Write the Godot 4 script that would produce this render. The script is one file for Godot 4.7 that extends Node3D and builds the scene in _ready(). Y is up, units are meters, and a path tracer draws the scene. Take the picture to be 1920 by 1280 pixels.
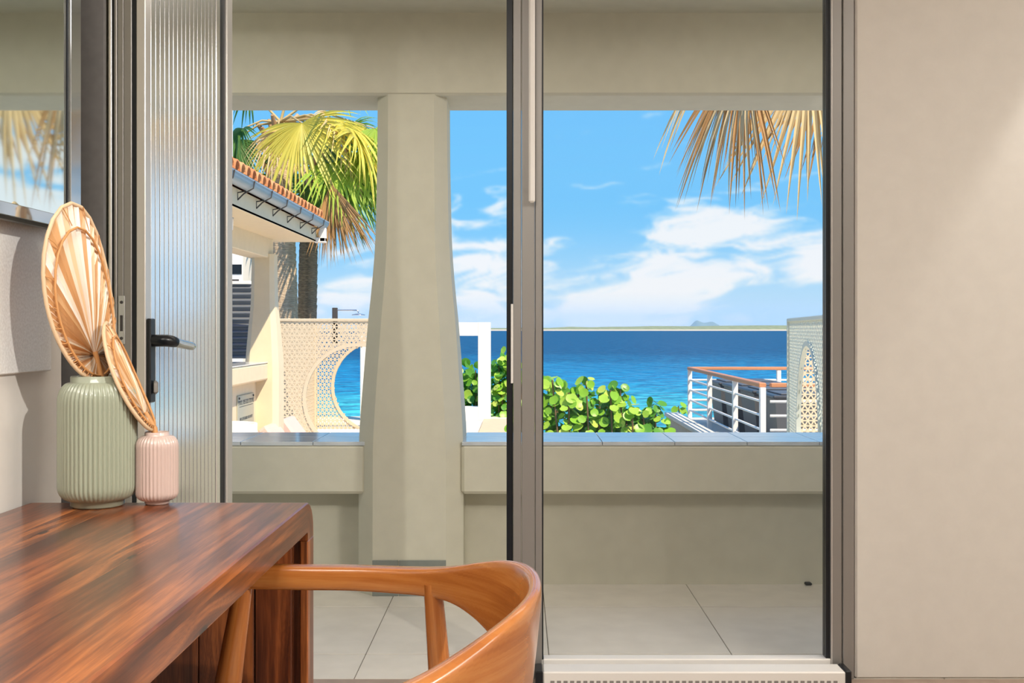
extends Node3D
# A room with an open balcony door: desk, vases and chair inside, then balcony, terrace and sea.
# World: x right, y up, -z out to sea; V(x, y, d) takes the distance d out along -z.

var rng := RandomNumberGenerator.new()
var M := {}
var used := {}


func V(x: float, y: float, d: float) -> Vector3:
	return Vector3(x, y, -d)


# ---------------------------------------------------------------- naming and tagging
func numbered(called: String) -> String:
	var n: int = used.get(called, 0)
	used[called] = n + 1
	return called if n == 0 else "%s_%03d" % [called, n]


func tag(o: Node, label: String, category: String, group := "", kind := "") -> Node:
	o.set_meta("label", label)
	if category:
		o.set_meta("category", category)
	if group:
		o.set_meta("group", group)
	if kind:
		o.set_meta("kind", kind)
	return o


func thing(called: String, label: String, category: String, at := Vector3.ZERO, group := "", kind := "") -> Node3D:
	var o := Node3D.new()
	o.name = numbered(called)
	o.position = at
	add_child(o)
	tag(o, label, category, group, kind)
	return o


func start() -> SurfaceTool:
	var st := SurfaceTool.new()
	st.begin(Mesh.PRIMITIVE_TRIANGLES)
	st.set_smooth_group(-1)
	return st


func commit(called: String, st: SurfaceTool, m: Material, parent: Node) -> MeshInstance3D:
	st.generate_normals()
	return place(called, st.commit(), m, parent)


func place(called: String, mesh: Mesh, m: Material, parent: Node, at := Transform3D()) -> MeshInstance3D:
	var o := MeshInstance3D.new()
	o.name = called
	o.mesh = mesh
	o.material_override = m
	o.transform = at
	parent.add_child(o, true)
	return o


# ---------------------------------------------------------------- shapes
func tri(st: SurfaceTool, a: Vector3, b: Vector3, c: Vector3, out: Vector3, ua := Vector2.ZERO, ub := Vector2.ZERO, uc := Vector2.ZERO) -> void:
	# clockwise seen from the side that OUT points to
	if (b - a).cross(c - a).dot(out) > 0.0:
		st.set_uv(ua); st.add_vertex(a)
		st.set_uv(uc); st.add_vertex(c)
		st.set_uv(ub); st.add_vertex(b)
	else:
		st.set_uv(ua); st.add_vertex(a)
		st.set_uv(ub); st.add_vertex(b)
		st.set_uv(uc); st.add_vertex(c)


func flat_uv(p: Vector3, n: Vector3, grain: int) -> Vector2:
	var across := n.abs().max_axis_index()
	var g := grain
	if g == across:
		g = (grain + 1) % 3
	var other := 3 - across - g
	return Vector2(p[g], p[other])


func face(st: SurfaceTool, pts: Array, out: Vector3, grain := 0) -> void:
	for i in range(1, pts.size() - 1):
		tri(st, pts[0], pts[i], pts[i + 1], out, flat_uv(pts[0], out, grain), flat_uv(pts[i], out, grain), flat_uv(pts[i + 1], out, grain))


func box(st: SurfaceTool, p0: Vector3, p1: Vector3, bevel := 0.0, grain := 0, xf := Transform3D()) -> void:
	var lo := Vector3(minf(p0.x, p1.x), minf(p0.y, p1.y), minf(p0.z, p1.z))
	var hi := Vector3(maxf(p0.x, p1.x), maxf(p0.y, p1.y), maxf(p0.z, p1.z))
	var c := (lo + hi) / 2.0
	var h := (hi - lo) / 2.0
	var b := minf(bevel, minf(h.x, minf(h.y, h.z)) * 0.9)
	var corner := func(s: Vector3, axis: int) -> Vector3:
		var p := Vector3(s.x * (h.x - b), s.y * (h.y - b), s.z * (h.z - b))
		p[axis] = s[axis] * h[axis]
		return xf * (c + p)
	for axis in 3:
		var u := (axis + 1) % 3
		var w := (axis + 2) % 3
		for s in [-1.0, 1.0]:
			var pts := []
			for k in [[-1.0, -1.0], [1.0, -1.0], [1.0, 1.0], [-1.0, 1.0]]:
				var sg := Vector3.ZERO
				sg[axis] = s; sg[u] = k[0]; sg[w] = k[1]
				pts.append(corner.call(sg, axis))
			var n := Vector3.ZERO
			n[axis] = s
			face(st, pts, xf.basis * n, grain)
	if b <= 0.0:
		return
	for axis in 3:
		var u := (axis + 1) % 3
		var w := (axis + 2) % 3
		for k in [[-1.0, -1.0], [1.0, -1.0], [1.0, 1.0], [-1.0, 1.0]]:
			var s0 := Vector3.ZERO
			s0[u] = k[0]; s0[w] = k[1]; s0[axis] = -1.0
			var s1 := s0
			s1[axis] = 1.0
			var n := Vector3.ZERO
			n[u] = k[0]; n[w] = k[1]
			face(st, [corner.call(s0, u), corner.call(s1, u), corner.call(s1, w), corner.call(s0, w)], xf.basis * n, grain)
	for sx in [-1.0, 1.0]:
		for sy in [-1.0, 1.0]:
			for sz in [-1.0, 1.0]:
				var s := Vector3(sx, sy, sz)
				face(st, [corner.call(s, 0), corner.call(s, 1), corner.call(s, 2)], xf.basis * s, grain)


func boxed(called: String, p0: Vector3, p1: Vector3, m: Material, parent: Node, bevel := 0.0, grain := 0) -> MeshInstance3D:
	var st := start()
	box(st, p0, p1, bevel, grain)
	return commit(called, st, m, parent)


func tube(st: SurfaceTool, pts: Array, radii: Array, n := 10, smooth := 1) -> void:
	# a round bar through PTS; RADII one per point
	st.set_smooth_group(smooth)
	var t0: Vector3 = (pts[1] - pts[0]).normalized()
	var side := t0.cross(Vector3.UP if absf(t0.y) < 0.9 else Vector3.RIGHT).normalized()
	var rings := []
	var along := 0.0
	var lens := []
	for i in pts.size():
		var t: Vector3 = (pts[mini(i + 1, pts.size() - 1)] - pts[maxi(i - 1, 0)]).normalized()
		side = (side - t * side.dot(t)).normalized()
		var up := t.cross(side)
		var ring := []
		for k in n:
			var a := TAU * k / n
			ring.append(pts[i] + (side * cos(a) + up * sin(a)) * radii[i])
		rings.append(ring)
		if i > 0:
			along += pts[i].distance_to(pts[i - 1])
		lens.append(along)
	for i in pts.size() - 1:
		for k in n:
			var j := (k + 1) % n
			var mid: Vector3 = (rings[i][k] + rings[i + 1][j]) / 2.0
			var out: Vector3 = mid - (pts[i] + pts[i + 1]) / 2.0
			var v0: float = TAU * k / n * radii[i]
			var v1: float = TAU * (k + 1) / n * radii[i]
			tri(st, rings[i][k], rings[i][j], rings[i + 1][j], out, Vector2(lens[i], v0), Vector2(lens[i], v1), Vector2(lens[i + 1], v1))
			tri(st, rings[i][k], rings[i + 1][j], rings[i + 1][k], out, Vector2(lens[i], v0), Vector2(lens[i + 1], v1), Vector2(lens[i + 1], v0))
	st.set_smooth_group(-1)
	face(st, rings[0], -t0)
	face(st, rings[-1], (pts[-1] - pts[-2]).normalized())


func tubed(called: String, pts: Array, r: float, m: Material, parent: Node, n := 10) -> MeshInstance3D:
	var st := start()
	var rr := []
	for p in pts:
		rr.append(r)
	tube(st, pts, rr, n)
	return commit(called, st, m, parent)


func lathe(st: SurfaceTool, prof: Array, n: int, ribs := 0, depth := 0.0, centre := Vector3.ZERO) -> void:
	# PROF: Vector3(radius, height, share of the rib depth)
	st.set_smooth_group(1)
	var rows := []
	for p in prof:
		var row := []
		for k in n:
			var a := TAU * k / n
			var r: float = p.x
			if ribs > 0:
				r += depth * p.z * (absf(cos(a * ribs / 2.0)) - 0.6)
			row.append(centre + Vector3(cos(a) * r, p.y, sin(a) * r))
		rows.append(row)
	for i in rows.size() - 1:
		var d: Vector3 = prof[i + 1] - prof[i]
		for k in n:
			var j := (k + 1) % n
			var a := TAU * (k + 0.5) / n
			var out := Vector3(cos(a) * d.y, -d.x, sin(a) * d.y)
			var u0 := float(k) / n
			var u1 := float(k + 1) / n
			tri(st, rows[i][k], rows[i][j], rows[i + 1][j], out, Vector2(u0, prof[i].y), Vector2(u1, prof[i].y), Vector2(u1, prof[i + 1].y))
			tri(st, rows[i][k], rows[i + 1][j], rows[i + 1][k], out, Vector2(u0, prof[i].y), Vector2(u1, prof[i + 1].y), Vector2(u0, prof[i + 1].y))
	st.set_smooth_group(-1)


# ---------------------------------------------------------------- materials
func mat(c: Color, rough := 0.6, metal := 0.0, spec := 0.5) -> StandardMaterial3D:
	var m := StandardMaterial3D.new()
	m.albedo_color = c
	m.roughness = rough
	m.metallic = metal
	m.metallic_specular = spec
	return m


func rgb(r: int, g: int, b: int) -> Color:
	return Color8(r, g, b)


func noise_image(freq: float, c0: Color, c1: Color, sd: int, octaves := 4, side := 512) -> NoiseTexture2D:
	var n := FastNoiseLite.new()
	n.seed = sd
	n.frequency = freq
	n.fractal_octaves = octaves
	var t := NoiseTexture2D.new()
	t.width = side
	t.height = side
	t.seamless = true
	t.noise = n
	var g := Gradient.new()
	g.set_color(0, c0)
	g.set_color(1, c1)
	t.color_ramp = g
	return t


func grained(c: Color, rough: float, freq: float, vary: float, scale: float, sd: int, bump := 0.0) -> StandardMaterial3D:
	# a plain colour with an even grain: painted plaster, concrete, stone
	var m := mat(Color.WHITE, rough)
	m.albedo_texture = noise_image(freq, c.darkened(vary), c.lightened(vary * 0.6), sd)
	m.uv1_triplanar = true
	m.uv1_world_triplanar = true
	m.uv1_scale = Vector3.ONE * scale
	if bump > 0.0:
		m.heightmap_enabled = true
		m.heightmap_texture = noise_image(freq * 2.5, Color.BLACK, Color.WHITE, sd + 1)
		m.heightmap_scale = bump
	return m


func wood_image(dark: Color, mid: Color, light: Color, sd: int, knots: int) -> ImageTexture:
	# grain runs along u; one picture is 2.2 m by 0.35 m
	var w := 1024
	var h := 256
	var im := Image.create_empty(w, h, false, Image.FORMAT_RGB8)
	var a := FastNoiseLite.new()
	a.seed = sd
	a.frequency = 1.0
	a.fractal_octaves = 3
	var f := FastNoiseLite.new()
	f.seed = sd + 7
	f.frequency = 1.0
	f.fractal_octaves = 2
	var spots := []
	rng.seed = sd
	for k in knots:
		spots.append(Vector2(rng.randf_range(0.2, 2.0), rng.randf_range(0.03, 0.32)))
	for y in h:
		for x in w:
			var u := float(x) / w * 2.2
			var v := float(y) / h * 0.35
			var near := 0.0
			var bend := 0.0
			for s in spots:
				var q := Vector2((u - s.x) * 0.3, v - s.y)
				var l := q.length()
				near = maxf(near, 1.0 - smoothstep(0.003, 0.0065, l))
				bend += exp(-l * l / 0.0006) * 0.02 * signf(q.y)
			var vv := v - bend
			var big := a.get_noise_2d(u * 1.6, vv * 14.0)
			var line := a.get_noise_2d(u * 2.2 + 40.0, vv * 75.0)
			var fine := f.get_noise_2d(u * 14.0, vv * 520.0)
			var t := clampf(0.5 + big * 0.62 + line * 0.42 + fine * 0.24, 0.0, 1.0)
			var c := dark.lerp(mid, t * 2.0) if t < 0.5 else mid.lerp(light, t * 2.0 - 1.0)
			im.set_pixel(x, y, c.lerp(dark.darkened(0.75), near * 0.85))
	return ImageTexture.create_from_image(im)


func wood(tex: Texture2D, tint: Color, rough: float, coat := 0.0, offset := Vector3.ZERO) -> StandardMaterial3D:
	var m := mat(tint, rough)
	m.albedo_texture = tex
	m.uv1_scale = Vector3(1.0 / 2.2, 1.0 / 0.35, 1)
	m.uv1_offset = offset
	if coat > 0.0:
		m.clearcoat_enabled = true
		m.clearcoat = coat
		m.clearcoat_roughness = 0.15
	return m


func leafy(c: Color, back: Color, rough := 0.45) -> StandardMaterial3D:
	var m := mat(c, rough, 0.0, 0.4)
	m.backlight_enabled = true
	m.backlight = back
	return m


func make_materials() -> void:
	M.wall = grained(rgb(224, 219, 211), 0.75, 0.03, 0.02, 0.8, 11)
	M.ceil = mat(rgb(240, 236, 228), 0.85)
	M.balcony = grained(rgb(216, 212, 192), 0.8, 0.02, 0.025, 0.9, 21, 0.02)
	M.wing = grained(rgb(228, 213, 182), 0.85, 0.02, 0.02, 0.6, 23)
	M.white = grained(rgb(246, 243, 238), 0.7, 0.02, 0.02, 0.6, 25)
	M.dark_wall = grained(rgb(98, 95, 92), 0.7, 0.05, 0.05, 1.2, 27)
	M.tile = grained(rgb(226, 219, 207), 0.35, 0.012, 0.045, 1.1, 31)
	M.grout = mat(rgb(120, 112, 100), 0.9)
	M.floor = grained(rgb(168, 146, 130), 0.5, 0.02, 0.08, 1.0, 33)
	M.cap_tile = mat(Color.WHITE, 0.1, 0.0, 0.7)
	M.cap_tile.albedo_texture = noise_image(0.012, rgb(190, 198, 204), rgb(232, 236, 238), 35)
	M.cap_tile.uv1_triplanar = true
	M.cap_tile.uv1_world_triplanar = true
	M.cap_tile.uv1_scale = Vector3(0.7, 0.7, 4.5)
	M.skirt = grained(rgb(138, 143, 136), 0.45, 0.02, 0.05, 1.0, 37)
	M.alu = mat(rgb(156, 153, 149), 0.42, 0.5)
	M.alu_light = mat(rgb(214, 210, 205), 0.3, 0.5)
	M.slat = mat(rgb(250, 251, 252), 0.16, 0.88)
	M.gasket = mat(rgb(16, 22, 30), 0.35)
	M.black = mat(rgb(18, 22, 28), 0.3)
	M.chrome = mat(rgb(205, 208, 212), 0.2, 0.9)
	M.pvc = mat(rgb(240, 236, 230), 0.4)
	M.glass = mat(Color(0.9, 0.95, 0.93, 0.005), 0.02, 0.0, 0.2)
	M.glass.transparency = BaseMaterial3D.TRANSPARENCY_ALPHA
	M.screen = mat(rgb(232, 242, 240), 0.03, 1.0)
	M.bezel = mat(rgb(190, 194, 198), 0.08, 0.9)
	M.plate = mat(Color.WHITE, 0.4, 0.1)
	M.plate.albedo_texture = noise_image(0.15, rgb(222, 218, 212), rgb(250, 248, 244), 41)
	M.plate.uv1_triplanar = true
	M.plate.uv1_scale = Vector3.ONE * 2.0
	M.ceramic_green = mat(rgb(160, 167, 146), 0.1)
	M.ceramic_green.clearcoat_enabled = true
	M.ceramic_pink = mat(rgb(208, 184, 174), 0.16)
	M.ceramic_pink.clearcoat_enabled = true
	M.dried = mat(Color.WHITE, 0.3)
	M.dried.vertex_color_use_as_albedo = true
	M.dried.backlight_enabled = true
	M.dried.backlight = Color(0.25, 0.16, 0.08)
	M.cane = mat(rgb(208, 150, 92), 0.5)
	M.cane_pale = mat(rgb(226, 196, 158), 0.55)
	var rose := wood_image(rgb(76, 40, 23), rgb(120, 70, 38), rgb(176, 112, 62), 5, 4)
	var rose_b := wood_image(rgb(84, 45, 25), rgb(130, 77, 42), rgb(186, 120, 66), 9, 3)
	M.desk = []
	M.desk_leg = []
	var tints := [rgb(232, 204, 194), rgb(255, 236, 214), rgb(224, 196, 184), rgb(236, 214, 200), rgb(232, 214, 204), rgb(240, 220, 208)]
	for i in 6:
		M.desk.append(wood(rose if i % 2 == 0 else rose_b, tints[i], 0.3, 0.35, Vector3(0.04 * i, 0.21 * i, 0)))
		M.desk_leg.append(wood(rose, tints[(i + 2) % 6], 0.34, 0.25, Vector3(0.53 * i, 0.31 * i, 0)))
	var honey := wood_image(rgb(164, 94, 42), rgb(184, 112, 53), rgb(200, 131, 69), 13, 0)
	M.chair = wood(honey, rgb(236, 234, 230), 0.26, 0.6)
	M.cord = mat(rgb(222, 206, 176), 0.8)
	M.roof_tile = []
	for c in [rgb(244, 156, 98), rgb(250, 172, 114), rgb(236, 144, 88)]:
		M.roof_tile.append(grained(c, 0.8, 0.05, 0.1, 2.0, 51))
	M.zinc = mat(rgb(150, 166, 178), 0.45, 0.3)
	M.corrugated = mat(rgb(128, 134, 140), 0.4, 0.4)
	M.iron = mat(rgb(70, 66, 64), 0.6)
	M.lattice = grained(rgb(214, 197, 170), 0.7, 0.03, 0.03, 0.6, 55)
	M.lattice_shaded = grained(rgb(204, 208, 192), 0.7, 0.03, 0.03, 0.6, 57)  # the beige screen colour again, with the side's shade put in
	M.pink = mat(rgb(232, 194, 184), 0.85)
	M.terrace = grained(rgb(238, 228, 210), 0.8, 0.02, 0.04, 0.25, 59)
	M.slab = grained(rgb(226, 200, 168), 0.8, 0.02, 0.04, 0.4, 61)
	M.concrete = grained(rgb(206, 194, 172), 0.85, 0.03, 0.08, 0.6, 63)
	M.rail_wood = mat(rgb(206, 140, 98), 0.55)
	M.bin = mat(rgb(88, 92, 98), 0.55)
	M.bin_lid = mat(rgb(60, 66, 74), 0.45)
	M.bark = []
	for c in [[rgb(150, 126, 102), rgb(238, 216, 184)], [rgb(100, 84, 70), rgb(196, 172, 142)]]:
		var b := mat(Color.WHITE, 0.95)
		b.albedo_texture = noise_image(0.02, c[0], c[1], 71)
		b.uv1_triplanar = true
		b.uv1_scale = Vector3(0.6, 2.6, 0.6)
		b.heightmap_enabled = true
		b.heightmap_texture = noise_image(0.03, Color.BLACK, Color.WHITE, 73)
		b.heightmap_scale = 3.0
		M.bark.append(b)
	M.husk = mat(rgb(176, 138, 100), 0.9)
	M.frond_yellow = leafy(rgb(214, 204, 96), Color(0.75, 0.7, 0.3))
	M.frond_lime = leafy(rgb(160, 184, 78), Color(0.5, 0.62, 0.22))
	M.frond_green = leafy(rgb(86, 124, 62), Color(0.22, 0.34, 0.12))
	M.frond_tan = leafy(rgb(180, 140, 92), Color(0.36, 0.26, 0.15), 0.6)
	M.frond_straw = leafy(rgb(220, 194, 144), Color(0.45, 0.37, 0.24), 0.6)
	M.petiole = mat(rgb(196, 172, 120), 0.6)
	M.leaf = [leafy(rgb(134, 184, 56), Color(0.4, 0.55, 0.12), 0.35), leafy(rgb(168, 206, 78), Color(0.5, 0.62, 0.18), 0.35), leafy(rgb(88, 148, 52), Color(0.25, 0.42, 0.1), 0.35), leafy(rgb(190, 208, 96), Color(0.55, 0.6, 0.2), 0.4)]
	M.stem = mat(rgb(120, 96, 70), 0.8)
	M.soil = grained(rgb(150, 130, 100), 0.95, 0.03, 0.15, 0.3, 81)
	M.hill = grained(rgb(104, 124, 96), 0.95, 0.02, 0.12, 0.004, 83)
	M.coast = grained(rgb(140, 152, 118), 0.95, 0.02, 0.12, 0.004, 85)
	M.sand = mat(rgb(240, 226, 204), 0.9)
	M.plaque = mat(rgb(178, 182, 172), 0.35, 0.3)
	M.ink = mat(rgb(70, 78, 82), 0.6)
	M.sea = mat(Color.WHITE, 0.35, 0.0, 0.1)
	M.sea.vertex_color_use_as_albedo = true
	var nn := FastNoiseLite.new()
	nn.seed = 3
	nn.frequency = 0.02
	nn.fractal_octaves = 5
	var nt := NoiseTexture2D.new()
	nt.width = 1024
	nt.height = 1024
	nt.seamless = true
	nt.as_normal_map = true
	nt.bump_strength = 14.0
	nt.noise = nn
	M.sea.normal_enabled = true
	M.sea.normal_texture = nt
	M.sea.normal_scale = 1.0
	M.sea.uv1_triplanar = true
	M.sea.uv1_world_triplanar = true
	M.sea.uv1_scale = Vector3(0.012, 0.012, 0.012)
	M.sea.albedo_texture = noise_image(0.03, Color(0.5, 0.6, 0.7), Color(1, 1, 1), 5, 5, 1024)  # light and dark of the waves painted into the sea colour


# ---------------------------------------------------------------- sky: air and clouds, as a panorama
func sky_texture() -> ImageTexture:
	var a := FastNoiseLite.new()
	a.seed = 12
	a.frequency = 1.0
	a.fractal_octaves = 6
	a.fractal_gain = 0.55
	var warp := FastNoiseLite.new()
	warp.seed = 4
	warp.frequency = 1.0
	warp.fractal_octaves = 3
	# cloud banks over the sea: azimuth, elevation, half width, half height (degrees), strength
	var banks := [[9.0, 3.4, 4.4, 2.4, 0.85], [4.8, 1.2, 5.0, 1.1, 0.9], [-2.3, 3.6, 2.6, 2.4, 0.7], [-8.8, 1.6, 4.0, 2.2, 0.7], [15.8, 3.2, 1.7, 1.2, 0.85], [11.5, 5.6, 3.2, 1.0, 0.55], [5.9, 6.8, 2.2, 0.5, 0.3], [-9.0, 5.0, 2.5, 1.5, 0.3], [1.4, 4.0, 0.9, 1.2, 0.45], [25.0, 5.5, 7.0, 5.0, 0.8], [-24.0, 5.0, 7.0, 4.0, 0.7]]
	var colour := func(az: float, el: float) -> Color:
		var e := maxf(el, 0.0)
		var air := rgb(196, 228, 252).lerp(rgb(122, 202, 255), smoothstep(0.0, 7.0, e))
		air = air.lerp(rgb(84, 172, 250), smoothstep(6.0, 30.0, e))
		air = air.lerp(rgb(52, 122, 220), smoothstep(25.0, 90.0, e))
		var ww := warp.get_noise_2d(az * 0.10, el * 0.28) * 0.9
		var streak := a.get_noise_2d(az * 0.13 + ww, el * 0.5 - az * 0.05 + ww * 0.5)
		var cover := 0.35 * warp.get_noise_2d(az * 0.03 + 50.0, el * 0.06 + 9.0) - 0.18
		cover += 0.30 * (1.0 - smoothstep(0.0, 2.0, e))
		for b in banks:
			var q := Vector2((az - b[0]) / b[2], (el - b[1]) / b[3])
			cover += b[4] * exp(-q.length_squared() * 0.9)
		var dens := smoothstep(0.10, 0.70, cover + streak * 0.9)
		return air.lerp(rgb(246, 249, 253), dens * 0.96)
	var small := Image.create_empty(512, 256, false, Image.FORMAT_RGB8)
	for y in 256:
		for x in 512:
			small.set_pixel(x, y, colour.call(wrapf((x + 0.5) / 512.0 * 360.0, -180.0, 180.0), 90.0 - (y + 0.5) / 256.0 * 180.0))
	small.resize(4096, 2048, Image.INTERPOLATE_CUBIC)
	for y in range(780, 1036):   # the part over the sea at full detail, the same sky
		for k in range(-430, 500):
			var x := posmod(k, 4096)
			small.set_pixel(x, y, colour.call((k + 0.5) / 4096.0 * 360.0, 90.0 - (y + 0.5) / 2048.0 * 180.0))
	return ImageTexture.create_from_image(small)


# ---------------------------------------------------------------- the scene
func _ready() -> void:
	rng.seed = 7
	var cam := Camera3D.new()
	cam.name = "camera"
	cam.position = Vector3(0, 1.065, 0)
	cam.set_frustum(0.05 * 0.64, Vector2(-0.05 * 0.0075, -0.05 * 0.0115), 0.05, 12000.0)
	add_child(cam)
	cam.current = true

	var pano := PanoramaSkyMaterial.new()
	pano.panorama = sky_texture()
	pano.energy_multiplier = 1.0
	var sky := Sky.new()
	sky.sky_material = pano
	var env := Environment.new()
	env.background_mode = Environment.BG_SKY
	env.sky = sky
	env.tonemap_mode = Environment.TONE_MAPPER_LINEAR
	env.tonemap_exposure = 1.0
	env.sdfgi_enabled = true
	env.ssao_enabled = true
	env.ssil_enabled = true
	env.volumetric_fog_enabled = true
	env.volumetric_fog_density = 0.0
	var we := WorldEnvironment.new()
	we.name = "environment"
	we.environment = env
	add_child(we)

	var sun := DirectionalLight3D.new()
	sun.name = "sun"
	sun.light_energy = 1.95
	sun.light_color = Color(1.0, 0.93, 0.82)
	sun.light_angular_distance = 0.6
	sun.shadow_enabled = true
	sun.sky_mode = DirectionalLight3D.SKY_MODE_LIGHT_ONLY
	add_child(sun)
	sun.look_at_from_position(Vector3(0.42, 0.8, 0.5), Vector3.ZERO)

	make_materials()
	unseen_spot(Vector3(1.75, 2.40, -0.25), Vector3(-0.75, 0.95, -1.85), 6.0, 42.0, 1.0, "unseen ceiling spotlight out of view, placed to light the desk and its wall")  # out of view, placed to light the vases, desk and side wall
	fill_panel(Vector3(2.45, 2.575, -1.2), Vector2(1.4, 1.4), 4.2, "square fill light panel added out of view near the side wall")  # added soft fill for the room
	fill_panel(Vector3(-0.5, 2.575, -0.2), Vector2(0.85, 1.2), 4.2, "narrower fill light panel added out of view to light the balcony from the room")  # added fill, shining out onto the beam and parapet
	fill_panel(Vector3(-0.2, 2.30, -3.56), Vector2(3.6, 0.2), 0.95, "long slim fill light panel added under the balcony ceiling to brighten the balcony")  # added fill to brighten the balcony
	unseen_spot(Vector3(1.90, 2.5, -3.05), Vector3(1.90, 0.0, -3.06), 1.0, 31.0, 0.25, "unseen ceiling downlight out of view, lighting a patch of the front wall")  # out of view, lights a patch at the edge of the front wall

	build_room()
	build_balcony()
	build_door_leaf()
	build_glass_door()
	build_ground_and_sea()
	build_wing()
	build_terrace_things()
	build_deck()
	build_palms()
	build_bushes()
	sea_haze()
	build_wall_things()
	build_desk()
	build_chair()
	build_vases()


func unseen_spot(at: Vector3, to: Vector3, energy: float, angle: float, soft: float, label: String) -> void:  # a lamp out of view, with its glowing bulb
	var t := thing("unseen_ceiling_spotlight", label, "lamp", at)
	var st := start()
	lathe(st, [Vector3(0.03, 0.2, 0), Vector3(0.03, 0.05, 0), Vector3(0.05, 0.04, 0), Vector3(0.05, 0.03, 0), Vector3(0.04, 0.035, 0)], 24)
	commit("housing", st, M.pvc, t)
	var bulb := SphereMesh.new()
	bulb.radius = 0.03
	bulb.height = 0.06
	var glow := mat(rgb(255, 240, 220), 0.5)
	glow.emission_enabled = true
	glow.emission = Color(1.0, 0.96, 0.9)
	glow.emission_energy_multiplier = 2.0
	place("bulb", bulb, glow, t)
	var l := SpotLight3D.new()
	l.name = "spot"
	l.light_energy = energy
	l.light_color = Color(1.0, 0.98, 0.95)
	l.light_size = 0.04
	l.spot_angle = angle
	l.spot_range = 12.0
	l.spot_attenuation = 2.0
	l.spot_angle_attenuation = soft
	l.shadow_enabled = true
	t.add_child(l)
	l.position = Vector3.ZERO
	l.basis = Basis.looking_at(to - at, Vector3(0.1, 1, 0.2).normalized())


func fill_panel(at: Vector3, side: Vector2, energy: float, label: String) -> void:  # an added fill light and the glowing sheet that goes with it
	var t := thing("added_fill_panel", label, "lamp", at)
	var h := side / 2.0
	boxed("frame", Vector3(-h.x - 0.03, 0.0, -h.y - 0.03), Vector3(h.x + 0.03, 0.04, h.y + 0.03), M.pvc, t, 0.005)
	var glow := mat(rgb(255, 248, 240), 0.5)
	glow.emission_enabled = true
	glow.emission = Color(1.0, 0.98, 0.95)
	glow.emission_energy_multiplier = 1.2
	boxed("diffuser", Vector3(-h.x, -0.006, -h.y), Vector3(h.x, -0.001, h.y), glow, t)
	var l := AreaLight3D.new()
	l.name = "panel_light"
	l.area_size = side
	l.light_energy = energy
	l.light_color = Color(1.0, 0.98, 0.95)
	l.shadow_enabled = true
	l.rotation_degrees.x = -90.0
	l.position = Vector3(0, -0.012, 0)
	t.add_child(l)


func struct(called: String, p0: Vector3, p1: Vector3, m: Material, label: String, bevel := 0.0) -> MeshInstance3D:
	var o := boxed(numbered(called), p0, p1, m, self, bevel)
	tag(o, label, called.split("_")[0], "", "structure")
	return o


# ---------------------------------------------------------------- room shell
func build_room() -> void:
	struct("floor", V(-2.2, -0.15, -3.4), V(3.5, 0.0, 3.249), M.floor, "brown terracotta room floor below the pale plaster wall")
	struct("ceiling", V(-2.2, 2.62, -3.4), V(3.5, 2.9, 3.4), M.ceil, "white ceiling over the room")
	struct("wall_back", V(-2.2, 0.0, -3.4), V(3.5, 2.62, -3.2), M.wall, "cream plaster wall behind the viewer")
	struct("wall_right", V(3.3, 0.0, -3.2), V(3.5, 2.62, 3.25), M.wall, "cream plaster side wall across from the desk")
	struct("wall_left", V(-1.06, 0.0, -3.2), V(-0.893, 2.62, 2.08), M.wall, "cream plaster wall carrying the glossy screen beside the desk", 0.004)
	struct("wall_front", V(1.022, 0.0, 3.25), V(3.3, 2.62, 3.42), M.wall, "smooth cream plaster wall to the side of the glass door", 0.006)
	struct("wall_recess", V(-2.2, 0.0, 2.14), V(-0.836, 2.62, 2.155), M.dark_wall, "dark grey painted panel in the recess behind the open door leaf")
	struct("wall_closing", V(-2.2, 0.0, 2.2), V(-1.07, 2.62, 3.4), M.balcony, "unseen plaster wall closing the gap between the recess and the balcony")  # out of view, with the jamb it keeps stray light from the recess
	struct("trim_1", V(-1.07, 0.0, 3.29), V(-0.93, 2.36, 3.4), M.alu, "unseen metal jamb closing the gap behind the hinge of the open leaf")
	struct("wall_lintel", V(-1.2, 2.36, 3.2), V(1.022, 2.62, 3.42), M.wall, "plaster lintel over the balcony door")
	struct("wall_outer", V(-2.4, 0.0, -3.4), V(-2.2, 2.9, 2.72), M.wall, "outer wall beyond the desk wall")


# ---------------------------------------------------------------- balcony
func column_mesh(low: float) -> ArrayMesh:
	# square pillar with broad chamfers that flares out towards its foot: height, half width, half width of the flat face
	var prof := [[2.02, 0.142, 0.093], [1.75, 0.144, 0.094], [1.46, 0.150, 0.097], [1.36, 0.155, 0.100], [1.28, 0.161, 0.104], [1.19, 0.169, 0.110], [1.10, 0.178, 0.117], [0.98, 0.187, 0.124], [0.88, 0.194, 0.131], [0.76, 0.203, 0.138], [0.66, 0.209, 0.143], [0.58, 0.212, 0.146], [low, 0.213, 0.147]]
	var st := start()
	var ring := func(p: Array) -> Array:
		var w: float = p[1]
		var f: float = p[2]
		return [Vector3(f, p[0], w), Vector3(w, p[0], f), Vector3(w, p[0], -f), Vector3(f, p[0], -w), Vector3(-f, p[0], -w), Vector3(-w, p[0], -f), Vector3(-w, p[0], f), Vector3(-f, p[0], w)]
	for i in prof.size() - 1:
		var a: Array = ring.call(prof[i])
		var b: Array = ring.call(prof[i + 1])
		for k in 8:
			var j := (k + 1) % 8
			st.set_smooth_group(k + 1)
			var out: Vector3 = (a[k] + a[j]) * Vector3(1, 0, 1)
			face(st, [a[k], a[j], b[j], b[k]], out)
	st.generate_normals()
	return st.commit()


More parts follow.
